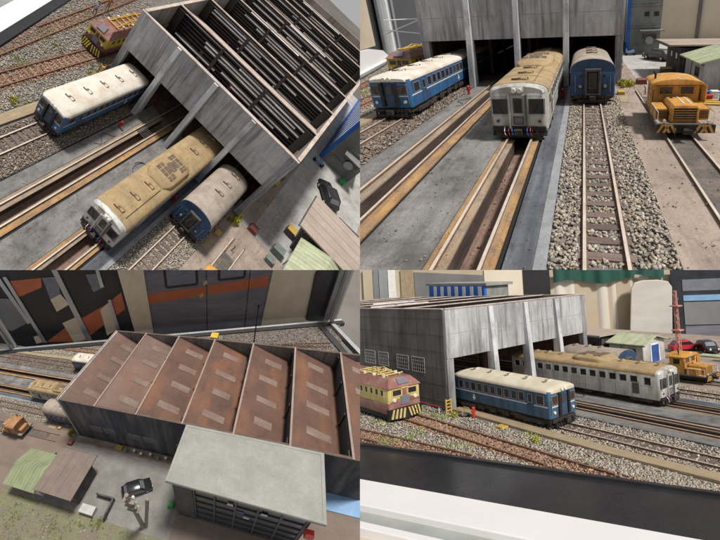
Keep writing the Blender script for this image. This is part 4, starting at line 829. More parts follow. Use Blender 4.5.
def electric(P):
    x, y0, y1, hw = -11.95, .95, 13, 1.28
    ye, mr, mrf = ("yellow_faded", "maroon_faded", "maroon_faded") if P == "BR" else ("yellow_paint", "maroon_paint", "maroon_roof")
    t = Thing(P, "electric_locomotive", "yellow and maroon electric locomotive with striped front beside the shed", "locomotive", (x, y0, 0))
    body = t.part("body", G().prism_z(rr_plan(x - hw, x + hw, y0 + .12, y1, .15), .55, 1.28), mr, bev=.02, smooth=True)
    up = t.part("upper_body", G().prism_z(rr_plan(x - hw + .004, x + hw - .004, y0 + .15, y1, .15), 1.282, 2.38), ye, bev=.02, smooth=True)
    R = [[(x - hw - .05, y, 2.33), (x + hw + .05, y, 2.33), (x + (hw - .4), y + dy, z), (x - (hw - .4), y + dy, z)] for (y, dy, z) in ((y0 + .0, .75, 2.92), (y1, 0, 2.92))]
    rf = t.part("roof", G().loft(R), mrf, bev=.04)
    t.part("roof_hatch", G().hexa([(x - .45, y0 + .18, 2.5), (x + .45, y0 + .18, 2.5), (x + .35, y0 + .68, 2.88), (x - .35, y0 + .68, 2.88), (x - .45, y0 + .14, 2.55), (x + .45, y0 + .14, 2.55), (x + .35, y0 + .64, 2.93), (x - .35, y0 + .64, 2.93)]), "mural_grey", rf)
    for s in (-1, 1): winframe(t, "-y", y0 + .14, x + s * .62, 1.98, .78, .5, ye, "glass", .06)
    for k in range(8):
        for face, px in (("-x", x - hw), ("+x", x + hw)): winframe(t, face, px, y0 + 1.0 + .75 * k, 1.98, .5, .5, ye, "glass", .06)
    t.part("nose_panel", G().box(x - .35, x + .35, y0 + .06, y0 + .16, 1.1, 1.72), "mural_slate", bev=.03)
    t.part("maroon_flash", G().box(x - .16, x + .16, y0 + .10, y0 + .16, 1.72, 2.2), mr)
    for sd in (-1, 1): t.part("maroon_flash", G().hexa([(x + sd * .4, y0 + .11, 1.3), (x + sd * 1.24, y0 + .11, 1.3), (x + sd * 1.24, y0 + .16, 1.3), (x + sd * .4, y0 + .16, 1.3), (x + sd * .4, y0 + .11, 1.56), (x + sd * 1.1, y0 + .11, 1.42), (x + sd * 1.1, y0 + .16, 1.42), (x + sd * .4, y0 + .16, 1.56)]), mr)
    t.part("number_board", G().box(x - .3, x + .3, y0 + .05, y0 + .14, 2.22, 2.32), ye)
    for s in (-1, 1): t.part("headlight", G().wheel((x + s * .85, y0 + .1, 1.5), (0, 1, 0), .13, .1), "lamp_glass")
    for s in (-1, 1): t.part("yellow_flash", G().hexa([(x + s * .5, y0 + .11, 1.56), (x + s * 1.1, y0 + .11, 1.4), (x + s * 1.1, y0 + .13, 1.4), (x + s * .5, y0 + .13, 1.56), (x + s * .5, y0 + .11, 1.68), (x + s * 1.1, y0 + .11, 1.52), (x + s * 1.1, y0 + .13, 1.52), (x + s * .5, y0 + .13, 1.68)]), ye)
    pl = t.part("snow_plough", G().loft([[(x - 1.3, y0 + .1, .22), (x, y0 - .25, .16), (x + 1.3, y0 + .1, .22), (x + 1.3, y0 + .4, .22), (x - 1.3, y0 + .4, .22)], [(x - 1.3, y0 + .05, .9), (x, y0 - .08, .95), (x + 1.3, y0 + .05, .9), (x + 1.3, y0 + .4, .9), (x - 1.3, y0 + .4, .9)]]), "black_part")
    for s in (-1, 1):
        g = G()
        for k in range(4):
            a = .25 + .27 * k
            yy = lambda q: y0 - .10 + .16 * q / 1.3 - .03
            g.hexa([(x + s * a, yy(a) - .14 + .1 * a, .26), (x + s * (a + .13), yy(a + .13) - .14 + .1 * a, .26), (x + s * (a + .13), yy(a) + .1, .26), (x + s * a, yy(a) + .1, .26), (x + s * (a - .16), yy(a) - .02, .88), (x + s * (a - .03), yy(a) - .02, .88), (x + s * (a - .03), yy(a) + .1, .88), (x + s * (a - .16), yy(a) + .1, .88)])
        t.part("warning_stripe", g, ye, pl)
    t.part("underframe", G().box(x - hw + .1, x + hw - .1, y0 + .4, y1, .2, .56), "black_part")
    t.part("stripe", G().box(x - hw - .008, x - hw + .01, y0 + .3, y1, 1.1, 1.16).box(x + hw - .01, x + hw + .008, y0 + .3, y1, 1.1, 1.16), "pale_beam", body)
    pg = G()
    for s in (-1, 1):
        pg.tube([(x + s * .5, y0 + 1.5, 2.98), (x + s * .5, y0 + 6.5, 2.98)], .05, 6)
        pg.tube([(x + s * .45, y0 + 2, 3.0), (x + s * .4, y0 + 3.6, 3.3), (x + s * .45, y0 + 5.6, 3.05)], .04, 6)
    for k in range(6): pg.tube([(x - .8, y0 + 1.6 + k * .8, 3.05), (x + .8, y0 + 1.6 + k * .8, 3.05)], .05, 6)
    t.part("pantograph", pg, ye)
    for k in range(6): t.part("insulator", G().wheel((x + (.7 if k % 2 else -.7), y0 + 1.7 + k * .7, 3.0), (0.01, 0, 1), .12, .2, 10), "cream_roof")

# ---------------------------------------------------------------- buildings in the yard
def huts(P):
    bl = P == "BL"
    t = Thing(P, "timber_hut", "dark timber hut under a flat brown sloping roof", "hut", (14.9, 4, 0))
    x0, x1, y0, y1 = 13.05, 17.3, 2.0, 6.3
    body = t.part("wall", G().box(x0, x1, y0, y1, 0, 2.5), "hut_wall", bev=.02)
    g = G()
    for k in range(14): g.box(x0 - .015, x0 - .002, y0 + .1 + k * .3, y0 + .14 + k * .3, .02, 2.45)
    for k in range(14): g.box(x0 + .1 + k * .3, x0 + .14 + k * .3, y0 - .015, y0 - .002, .02, 2.45); g.box(x0 + .1 + k * .3, x0 + .14 + k * .3, y1 + .002, y1 + .015, .02, 2.45)
    t.part("plank_joint", g, "black_part", body)
    t.part("roof", G().hexa([(12.0, 1.45, 2.72), (18.0, 1.45, 2.62), (18.0, 6.75, 2.62), (12.0, 6.75, 2.72), (12.0, 1.45, 2.86), (18.0, 1.45, 2.76), (18.0, 6.75, 2.76), (12.0, 6.75, 2.86)]), "hut_roof_dim" if bl else "hut_roof", bev=.015)
    g = G()
    for k in range(1, 5): yk = 1.45 + k * 1.06; g.hexa([(12.0, yk, 2.85), (18.0, yk, 2.75), (18.0, yk + .05, 2.75), (12.0, yk + .05, 2.85), (12.0, yk, 2.885), (18.0, yk, 2.785), (18.0, yk + .05, 2.785), (12.0, yk + .05, 2.885)])
    t.part("roof_seam", g, "hut_roof_dim" if bl else "hut_roof")
    t.part("gutter", G().tube([(11.95, 1.45, 2.7), (11.95, 6.75, 2.7)], .06, 8), "hut_wall")
    for (a, z) in ((3.0, 1.75), (4.6, 1.75)): winframe(t, "-x", x0, a, z, .7, .6, "hut_wall", "glass", .06)
    t.part("door", fbox(G(), "+y", y1, 14.6, 15.4, 0, 1.9, -.01, .03), "black_part"); t.part("door", fbox(G(), "+y", y1, 15.8, 16.6, 0, 1.9, -.01, .03), "hut_wall")
    t = Thing(P, "garage", "white weathered garage with pale green gabled roof and blue door", "garage", (15.2, -1, 0))
    x0, x1, y0, y1, xm = 13.35, 17.7, -2.9, 1.25, 15.5
    wall = t.part("wall", G().prism_y([(x0, 0), (x1, 0), (x1, 2.05), (xm, 2.62), (x0, 2.05)], [y0, y1]), "old_plaster", bev=.02)
    r = "green_dim" if bl else "green_roof"
    for s, xe in ((-1, 12.85), (1, 18.25)):
        rp = t.part("roof", G().hexa([(xe, -3.4, 1.98), (xm, -3.4, 2.72), (xm, 1.42, 2.72), (xe, 1.42, 1.98), (xe, -3.4, 2.08), (xm, -3.4, 2.82), (xm, 1.42, 2.82), (xe, 1.42, 2.08)]), r)
        g = G()
        for k in range(11):
            y = -3.3 + k * .46
            g.hexa([(xe, y, 2.07), (xm, y, 2.81), (xm, y + .035, 2.81), (xe, y + .035, 2.07), (xe, y, 2.105), (xm, y, 2.845), (xm, y + .035, 2.845), (xe, y + .035, 2.105)])
        t.part("roof_seam", g, r, rp)
    d = t.part("door", fbox(G(), "-y", y0, 14.9, 16.4, 0, 1.75, -.01, .04), "door_blue", bev=.02)
    t.part("door_frame", fbox(G(), "-y", y0, 14.72, 14.9, 0, 1.9, -.01, .08).box(16.4, 16.58, y0 - .08, y0 + .01, 0, 1.9).box(14.72, 16.58, y0 - .08, y0 + .01, 1.78, 1.95), "white_paint", d)
    winframe(t, "-x", x0, -1.6, 1.2, .9, .7, "hut_wall", "glass", .07)
    t.part("pipe", G().tube([(x0 - .06, -.3, 0), (x0 - .06, -.3, 1.9)], .05, 8), "alu_dull")
    t.part("gutter", G().tube([(x0 - .2, -3.3, 1.93), (x0 - .2, 1.3, 1.93)], .06, 8), "hut_wall")
    # office block
    t = Thing(P, "office_block", "grey block with flat pale concrete roof and blue striped corner" if not bl else "tall block with wide pale concrete roof and dark glazed front", "building", (13, 24, 0))
    x0, x1, y0, y1, z = (11.3 if bl else 10.75), 15.0, 18.4, (30.6 if P != "TL" else 42), 8.2
    wall = t.part("wall", G().box(x0, x1, y0, y1, 0, z, step=3), "block_grey" if not bl else "block_front", bev=.02)
    t.part("roof", G().box(8.75 if bl else 10.7, 15.45, 17.9, 31.4, z + .003, z + .35, step=3), "block_roof", bev=.03)
    if bl: t.part("roof_edge", G().box(8.80, 15.40, 17.95, 18.2, z + .351, z + .39).box(8.80, 15.40, 31.1, 31.35, z + .351, z + .39).box(15.15, 15.40, 18.2, 31.1, z + .351, z + .39).box(8.8, 9.05, 18.2, 31.1, z + .351, z + .39), "block_roof")
    if not bl:
        bp = t.part("blue_cladding", G().box(x0 - .06, x0 - .002, y0 - .05, y1, 0, z).box(x0 - .06, x0 + .35, y0 - .06, y0 - .004, 0, z), "facade_blue")
        g = G()
        for k in range(14 if P == "TL" else 7): g.box(x0 - .10, x0 - .058, y0 + .5 + k * 1.65, y0 + 1.15 + k * 1.65, 1.5, z - .1)
        t.part("white_stripe", g, "white_paint", bp)
        for (a, zz) in ((13.1, 5.0), (14.3, 5.0), (13.0, 2.2), (14.2, 2.2)): winframe(t, "-y", y0, a, zz, .75, .7, "block_grey", "glass", .06)
        for zz in (1.2, 3.3, 6.0): t.part("ledge", G().box(x0 + .36, x1 + .02, y0 - .1, y0 - .002, zz, zz + .18), "block_grey", bev=.02)
        t.part("canopy", G().box(12.2, 15.2, y0 - 1.4, y0, 2.9, 3.05), "block_grey", bev=.02)
        t.part("air_fan", G().wheel((13.6, y0 - .12, 1.7), (0, 1, 0), .55, .2, 18), "alu_dull")
    else:
        gl = t.part("glazed_front", G().box(x1 + .003, x1 + .08, 20.4, 30.2, .5, z - .3), "night_glass")
        g = G()
        for k in range(6): g.box(x1 + .08, x1 + .22, 20.4 + k * 1.95, 20.55 + k * 1.95, .5, z - .3)
        for k in range(6): g.box(x1 + .08, x1 + .2, 20.4, 30.2, 1.0 + k * 1.35, 1.12 + k * 1.35)
        t.part("mullion", g, "hall_grey" if not bl else "night_bar", gl)
        for (a, zz) in ((23.6, 6.6), (26.6, 6.4), (25.2, 4.6)): t.part("sign_plate", G().box(x1 + .2, x1 + .26, a, a + .55, zz, zz + .35), "window_grey", bev=.01)
        t.part("blue_panel", G().box(x1 + .1, x1 + .16, 24.4, 25.2, 5.2, 5.6), "deep_blue")
        t.part("brown_corner", G().box(x0 + .4, x1 + .06, y0 - .08, y0 - .003, 0, z - .4).box(x1 + .003, x1 + .1, y0, 20.3, 0, z - .4), "block_front")
        t.part("red_sign", G().box(x1 + .3, x1 + .9, 30.3, 31.0, 5.6, 6.5), "red_paint", bev=.05)

# ---------------------------------------------------------------- small things
def car(P, cx, cy, ang, paint, label, name="parked_car", L=3.7, W=1.55):
    c, s = math.cos(ang), math.sin(ang); T = lambda a, b, z: (cx + a * c - b * s, cy + a * s + b * c, z)
    t = Thing(P, name, label, "car", (cx, cy, 0))
    pr = [(-L / 2, .25), (L / 2, .25), (L / 2, .62), (L / 2 - .9, .74), (L / 2 - 1.4, 1.2), (-L / 2 + .75, 1.22), (-L / 2 + .3, .78), (-L / 2, .7)]
    def ring(b, ins): return [T(a * (1 - .02 * ins), b, z - (ins * .05 if z > 1 else 0)) for a, z in pr]
    h = W / 2; body = t.part("body", G().loft([ring(-h, 1), ring(-h + .12, 0), ring(h - .12, 0), ring(h, 1)]), paint, bev=.05, smooth=True)
    for b in (-h - .005, h + .005):
        q = [(L / 2 - 1.0, .78), (L / 2 - 1.42, 1.12), (-L / 2 + .8, 1.14), (-L / 2 + .45, .8)]
        t.part("window", G().loft([[T(a, b - .02, z) for a, z in q], [T(a, b + .02, z) for a, z in q]]), "glass", body)
    for (a0, z0, a1, z1) in ((L / 2 - .92, .78, L / 2 - 1.36, 1.16), (-L / 2 + .34, .82, -L / 2 + .72, 1.17)):
        d = .03 if a0 > 0 else -.03
        t.part("windscreen", G().hexa([T(a0, -h + .2, z0), T(a0, h - .2, z0), T(a0 + d, h - .2, z0 + .02), T(a0 + d, -h + .2, z0 + .02), T(a1, -h + .25, z1), T(a1, h - .25, z1), T(a1 + d, h - .25, z1 + .02), T(a1 + d, -h + .25, z1 + .02)]), "mural_slate", body)
    for a in (-L / 2 + .75, L / 2 - .75):
        for b in (-h + .05, h - .05):
            w = t.part("wheel", G().wheel(T(a, b, .3), (-s, c, 0), .3, .2), "black_part"); 
            if w: t.part("rim", G().wheel(T(a, b * 1.07, .3), (-s, c, 0), .17, .1), "alu", w)
    for b in (-h + .3, h - .3): t.part("headlight", G().wheel(T(L / 2, b, .56), (c, s, 0), .12, .06), "lamp_glass", body)
def crate(P, x, y, sx, sy, sz, m, label, m2=None, name="crate", z=0):
    t = Thing(P, name, label, name.split("_")[-1], (x, y, z))
    b = t.part("box", G().box(x - sx, x + sx, y - sy, y + sy, z, z + sz), m, bev=.03)
    t.part("lid", G().box(x - sx - .03, x + sx + .03, y - sy - .03, y + sy + .03, z + sz + .002, z + sz + .08), m2 or m, bev=.02)
    t.part("batten", G().box(x - sx - .02, x - sx - .002, y - sy + .05, y - sy + .12, z, z + sz).box(x - sx - .02, x - sx - .002, y + sy - .12, y + sy - .05, z, z + sz), m, b)
def hydrant(P, x, y, label):
    t = Thing(P, "fire_hydrant", label, "hydrant", (x, y, 0), "red hydrants by the shed bays")
    t.part("barrel", G().tube([(x, y, 0), (x, y, .08), (x, y, .1), (x, y, .6)], .11, 10), "red_paint", smooth=True)
    t.part("cap", G().blob((x, y, .62), .14, .14, .12), "red_paint", smooth=True); t.part("outlet", G().tube([(x - .2, y, .42), (x + .2, y, .42)], .06, 8), "red_paint")
def person(P, x, y, ang, label, shirt, sit=False, h=1.6):
    t = Thing(P, "person", label, "person", (x, y, 0))
    c, s = math.cos(ang), math.sin(ang); k = h / 1.7
    T = lambda a, b, z: np.array((x + (a * c - b * s) * k, y + (a * s + b * c) * k, z * k))
    J = dict(pel=T(0, 0, .92), sp=T(0, .02, 1.18), ch=T(0, .02, 1.38), nk=T(0, .03, 1.5), hd=T(0, .05, 1.64))
    pts = [J["pel"], J["sp"], J["ch"], J["nk"], J["hd"]]; rad = [.15, .13, .16, .06, .105]; ed = [(0, 1), (1, 2), (2, 3), (3, 4)]
    for sd in (-1, 1):
        i = len(pts); pts += [T(sd * .1, 0, .86), T(sd * .13, .14 * sd, .48), T(sd * .14, .05 * sd, .06), T(sd * .14, .2 + .05 * sd, .03)]; rad += [.095, .068, .05, .04]; ed += [(0, i), (i, i + 1), (i + 1, i + 2), (i + 2, i + 3)]
        i = len(pts); pts += [T(sd * .2, .02, 1.4), T(sd * .3, .06, 1.14), T(sd * .24, .28, 1.02), T(sd * .22, .36, 1.02)]; rad += [.06, .048, .036, .035]; ed += [(2, i), (i, i + 1), (i + 1, i + 2), (i + 2, i + 3)]
    me = bpy.data.meshes.new("tmp"); me.from_pydata([tuple(p) for p in pts], ed, []); o = bpy.data.objects.new("tmp", me); COL.objects.link(o)
    m = o.modifiers.new("s", "SKIN"); 
    for i, r in enumerate(rad): me.skin_vertices[0].data[i].radius = (r * k, r * k)
    me.skin_vertices[0].data[0].use_root = True
    o.modifiers.new("u", "SUBSURF").levels = 1
    dg = bpy.context.evaluated_depsgraph_get(); ev = o.evaluated_get(dg); em = ev.to_mesh(); g = G()
    zz = lambda z: 2 if z > 1.47 * k else (0 if z > .9 * k else 1)
    V = [tuple(v.co) for v in em.vertices]; g.v = V; g.r = [.5] * len(V)
    for f in em.polygons: g.f.append(tuple(f.vertices)); g.m.append(zz(f.center[2]))
    ev.to_mesh_clear(); bpy.data.objects.remove(o)
    t.part("figure", g, [shirt, "mural_slate", "skin"], smooth=True)
    t.part("hair", G().blob(tuple(T(0, .03, 1.72)), .1 * k, .11 * k, .07 * k), "black_part", smooth=True)
def bush(P, x, y, r, h, label, m="leaf", n=260):
    t = Thing(P, "bush", label, "bush", (x, y, 0))
    t.part("foliage", blades(P, "", "", "", "", [(x + random.gauss(0, r * .55), y + random.gauss(0, r * .55), r * random.uniform(.2, .55), r * random.uniform(.2, .55), n // 7, .0) for _ in range(7)], h * .8, True), m); 
    g = G()
    for k in range(5): a = k * 1.26; g.tube([(x, y, 0), (x + r * .5 * math.cos(a), y + r * .5 * math.sin(a), h * 1.2)], .02, 5)
    t.part("stem", g, "pole_wood")
def smalls(P):
    # walkway of planks left of the blue railcar
    g = G()
    yy = [-26, -20, -14, -9, -4, .2]; xx = [-8.3, -8.25, -8.45, -8.35, -8.2, -8.15]
    solo(P, "wooden_walkway", "long weathered plank walkway beside the blue railcar's track", "walkway", G().loft([[(x - .42, y, -.05), (x + .42, y, -.05), (x + .42, y, .1), (x - .42, y, .1)] for x, y in zip(xx, yy)]), "wood", bev=.015)
    hydrant(P, -3.9, -3.2, "red fire hydrant on the platform left of the second bay")
    hydrant(P, 3.55, -4.6, "red fire hydrant beside the silver railcar's bay")
    if P != "TR": hydrant(P, -8.75, -2.6, "red fire hydrant beside the blue railcar")
    t = Thing(P, "barrier", "low red and white barrier by the shed corner", "barrier", (-9.6, .6, 0))
    for y in (.3, 1.7, 3.1): t.part("post", G().tube([(-9.65, y, 0), (-9.65, y, .5)], .035, 6), "white_paint")
    t.part("top_rail", G().tube([(-9.65, .2, .48), (-9.65, 3.3, .48)], .04, 6), "red_paint"); t.part("lower_rail", G().tube([(-9.65, .2, .25), (-9.65, 3.3, .25)], .03, 6), "white_paint")
    t = Thing(P, "step_ladder", "yellow upright ladder frame at the shed's left corner", "ladder", (-9.25, -.35, 0))
    for d in (-.22, .22): t.part("upright", G().box(-9.25 + d - .05, -9.25 + d + .05, -.4, -.3, 0, 1.05), "yellow_wood")
    for k in range(4): t.part("rung", G().box(-9.42, -9.08, -.39, -.31, .2 + .24 * k, .27 + .24 * k), "yellow_wood")
    t = Thing(P, "hand_trolley", "low yellow tube trolley by the blue railcar", "trolley", (-8.9, -1.6, 0))
    for d in (-.3, .3): t.part("hoop", G().tube([(-8.9 + d, -1.9, .05), (-8.9 + d, -1.9, .5), (-8.9 + d, -1.3, .5), (-8.9 + d, -1.3, .05)], .03, 6), "yellow_wood")
    t.part("deck", G().box(-9.25, -8.55, -2.0, -1.2, .05, .12), "crate_dark")
    solo(P, "floor_board", "orange wooden board lying on the stones beside the walkway", "board", G().box(-9.4, -8.85, -6.3, -5.6, -.03, .1), "yellow_wood", bev=.02)
    bush(P, -9.5, -1.2, .3, .16, "small yellow green bush at the shed's left corner", "yellow_leaf", 160)
    bush(P, -9.6, -9.6, .35, .14, "mossy yellow tuft on the gravel beside the walkway", "yellow_leaf", 160)
    bush(P, 8.15, -1.0, .55, .3, "bright yellow green bush at the shed's right corner", "yellow_leaf", 420)
    solo(P, "yellow_block", "yellow wooden block beside the navy coach", "block", G().box(7.45, 7.95, -3.7, -3.2, 0, .25), "yellow_wood", bev=.03)
    solo(P, "floor_plate", "flat yellow grey plate set in the ground beside the stones", "plate", G().box(7.45, 8.0, -5.6, -4.2, .0, .03), "wood", bev=.01)
    t = Thing(P, "brick_stack", "dark red stack of bricks on the yard near the shed corner", "bricks", (9.7, -.1, 0))
    for k in range(3): t.part("brick_layer", G().box(9.25 + .04 * k, 10.1 - .03 * k, -.4, .35, .13 * k + .002, .13 * k + .125), "red_brick", bev=.02)
    crate(P, 12.35, 3.3, .42, .4, .62, "crate_dark", "dark crate with orange top standing beside the timber hut", "yellow_wood")
    crate(P, 12.3, .1, .5, .4, .6, "crate_green", "grey green crate beside the green roofed garage")
    crate(P, 12.15, -1.3, .35, .3, .35, "crate_green", "small grey green box before the garage wall", None, "tool_box")
    crate(P, 14.4, 17.2, .3, .3, .6, "green_bin", "bright green bin in front of the grey block", None, "waste_bin")
    crate(P, 17.7, 7.9, .5, .9, .55, "window_grey", "white chest standing behind the timber hut", None, "storage_chest")
    solo(P, "yard_wall", "low dark wall beside the timber hut's end", "wall", G().box(15.6, 15.8, 8.0, 10.4, 0, .75).box(15.8, 18.2, 10.2, 10.4, 0, .75), "hut_wall", bev=.02)
    car(P, 13.65, 12.5, 2.2, "car_black", "black car parked on the pale yard behind the timber hut")
    # scooter and oil drums against the shed's right wall
    t = Thing(P, "motor_scooter", "pale blue motor scooter parked before the block", "scooter", (11.0, 16.6, 0))
    for d in (-.5, .5): t.part("wheel", G().wheel((11.0 + d, 16.6, .25), (0, 1, 0), .25, .12), "black_part")
    t.part("body", G().loft([[(10.45, 16.5, .4), (10.45, 16.7, .4), (10.45, 16.7, .95), (10.45, 16.5, .95)], [(10.75, 16.48, .3), (10.75, 16.72, .3), (10.75, 16.72, .5), (10.75, 16.48, .5)], [(11.5, 16.45, .35), (11.5, 16.75, .35), (11.5, 16.75, .75), (11.5, 16.45, .75)]]), "light_blue", bev=.03); t.part("handlebar", G().tube([(10.45, 16.3, 1.05), (10.45, 16.9, 1.05)], .03, 6), "black_part")
    for k, (y, m) in enumerate(((8.6, "pole_wood"), (9.9, "white_paint"), (11.0, "white_paint"), (12.3, "white_paint"), (13.4, "pole_wood"), (14.5, "white_paint"))):
        t = Thing(P, "oil_drum", ["brown drum nearest the front along the shed's right wall", "white capped drum second along the shed's right wall", "white capped drum third along the shed's right wall", "white capped drum fourth along the shed's right wall", "brown drum fifth along the shed's right wall", "white capped drum farthest along the shed's right wall"][k], "drum", (9.0, y, 0), "drums along the shed wall")
        t.part("drum", G().tube([(9.0 - .2 * (k % 2), y, 0), (9.0 - .2 * (k % 2), y, .62)], .2, 10), "pole_wood", smooth=False); t.part("lid", G().wheel((9.0 - .2 * (k % 2), y, .65), (.01, 0, 1), .2, .08, 10), m)
    crate(P, 8.7, 7.4, .3, .5, .3, "yellow_wood", "yellow brown crate on the path beside the shed wall")
    # hose on the platform
    a = [(1.0 - .6 * math.cos(k * .5) * (1 - k * .02), -5.2 + .8 * math.sin(k * .5), .04) for k in range(16)]
    solo(P, "hose", "thin dark hose coiled on the platform beside the silver railcar", "hose", G().tube([(q[0] - 1.0, q[1] + .4, q[2]) for q in a], .025, 5), "black_part")
    a = [(-3.7 + .35 * math.sin(k * .6), -6.5 + k * .17, .04) for k in range(14)]
    solo(P, "hose", "thin dark hose lying on the platform beside the empty pit", "hose", G().tube(a, .022, 5), "black_part")
    solo(P, "pit_plate", "dark slotted cover plate over the pit at the shed entrance", "plate", (lambda g: [g.box(-2.9, -1.9, -1.9 + k * .22, -1.78 + k * .22, -.03, .02) for k in range(6)] and g)(G()), "dark_frame")
    # pebbles of lead in the pits
    if P in ("TL", "TR"):
        t = Thing(P, "rail_stub", "short rusty rail stubs let into the brown yard", "rails", (10.2, -2.6, 0)); 
        for x in (9.0, 10.1): t.part("stub", G().box(x - .04, x + .04, -4.2, -2.4, 0, .09), "rail_side")
        t.part("lever", G().tube([(9.35, -3.6, 0), (9.35, -3.6, .5), (9.25, -3.6, .62)], .04, 6), "black_part")

# ---------------------------------------------------------------- what stands behind each diorama
def wallquad(P, P0, tv, nv):
    """returns box builder on a vertical board: s along, z up, d towards the viewer"""
    P0 = np.array(P0, float); tv = np.array(tv, float); nv = np.array(nv, float)
    def q(pts, d0, d1, g=None):
        g = g or G(); A = [tuple((P0 + tv * s - nv * d0)[:2]) + (z,) for s, z in pts]; B = [tuple((P0 + tv * s - nv * d1)[:2]) + (z,) for s, z in pts]
        return g.loft([A, B])
    return q
def back_TL(P):
    t = solo(P, "yellow_cable", "thin yellow cable lying on the hall floor behind the shed", "cable", G().tube([(-3, 66, -8.9), (3, 62, -8.8), (9, 63, -8.8), (16, 60, -8.8)], .12, 6), "cable_yellow")
    solo(P, "floor_mat", "black mat on the hall floor behind the shed", "mat", G().box(2, 26, 52, 68, -8.98, -8.85), "mural_black")
    person(P, -16.0, 5.6, 2.4, "tiny figure in pale blue shirt beside the outer siding", "cloth_blue", h=1.75)
    person(P, -16.3, 7.9, .6, "tiny figure in orange brown shirt beside the outer siding", "cloth_orange", h=1.65)
    for k, (x, y, a) in enumerate(((-12.9, 2.2, .5), (-12.6, 3.4, .9))):
        solo(P, "pale_plank", ["pale plank on the gravel nearer the rusty siding", "pale plank on the gravel nearer the small figures"][k], "plank", G().hexa([(x - .6, y, -.05), (x + .6, y + a, -.05), (x + .6, y + a + .25, -.05), (x - .6, y + .25, -.05), (x - .6, y, .08), (x + .6, y + a, .08), (x + .6, y + a + .25, .08), (x - .6, y + .25, .08)]), "white_paint")
def back_TR(P):
    q = wallquad(P, (0, 33.5, 0), (1, 0, 0), (0, 1, 0))
    t = Thing(P, "hall_wall", "plain beige hall wall behind the timber hut", "wall", (22, 33, 0))
    b = t.part("panel", q([(13, -9), (48, -9), (48, 16), (13, 16)], 0, -.3), "backdrop_beige")
    t.part("post", q([(24.2, -9), (24.75, -9), (24.75, 16), (24.2, 16)], .02, .3), "hall_grey", b)
    t = Thing(P, "glass_partition", "dark glass partition with silver posts beyond the display edge", "partition", (-26, 30, 0))
    q = wallquad(P, (-17.8, -1, 0), (-.33, .944, 0), (-.944, -.33, 0))
    b = t.part("panel", q([(5, -.9), (160, -.9), (160, 18), (5, 18)], -1.2, -1.5), "mural_black")
    for k, (s0, s1, m) in enumerate(((24.5, 30.5, "alu"), (22.8, 24.3, "alu_dull"), (31, 32.6, "alu_dull"), (27.0, 27.9, "white_paint"))):
        t.part("post", q([(s0, -.9), (s1, -.9), (s1, 18), (s0, 18)], -.9 + .05 * k, -.5 + .12 * k), m, b, bev=.06)
    t.part("grey_pane", q([(8, 2.2), (19.8, 2.2), (19.8, 18), (8, 18)], -1.1, -1.0), "backdrop_tan", b)
    t.part("white_shape", q([(6, -.8), (20, -.8), (25, -.5), (20.5, 1.4), (14.5, 2.2), (6, 2.4)], -.7, -.3), "case_white", b, bev=.05)  # white shape with a sloping top edge
    t = Thing(P, "line_bracket", "white overhead line bracket fixed to the shed's left corner", "bracket", (XL, .3, 6))
    for (z0, z1) in ((5.7, 5.7), (4.9, 4.5), (4.6, 5.6)): t.part("arm", G().tube([(XL, .2, z1), (XL - 3.2, .2, z0)], .05, 6), "white_paint")
    # things lying by the garage
    cols = ["facade_blue", "white_paint", "red_paint", "yellow_wood", "facade_blue"]
    for k, (x, y) in enumerate(((13.2, -4.2), (13.6, -4.6), (13.0, -5.2), (12.3, -5.9), (13.9, -5.4))):
        crate(P, x, y, .22, .18, .3 + .12 * (k % 2), cols[k], ["blue can by the garage corner", "white can by the garage corner", "red can in front of the garage", "yellow tin nearest the orange locomotive", "blue can farthest to the right by the garage"][k], None, "fuel_can")
    for k in range(3): solo(P, "timber_plank", ["yellow plank nearest the garage", "yellow plank between two others by the garage", "yellow plank nearest the orange locomotive"][k], "plank", G().hexa([(11.7 + .2 * k, -5.3 - .5 * k, 0), (13.4 + .2 * k, -5.6 - .5 * k, 0), (13.4 + .2 * k, -5.35 - .5 * k, 0), (11.7 + .2 * k, -5.05 - .5 * k, 0), (11.7 + .2 * k, -5.3 - .5 * k, .12), (13.4 + .2 * k, -5.6 - .5 * k, .12), (13.4 + .2 * k, -5.35 - .5 * k, .12), (11.7 + .2 * k, -5.05 - .5 * k, .12)]), "yellow_wood", bev=.01)
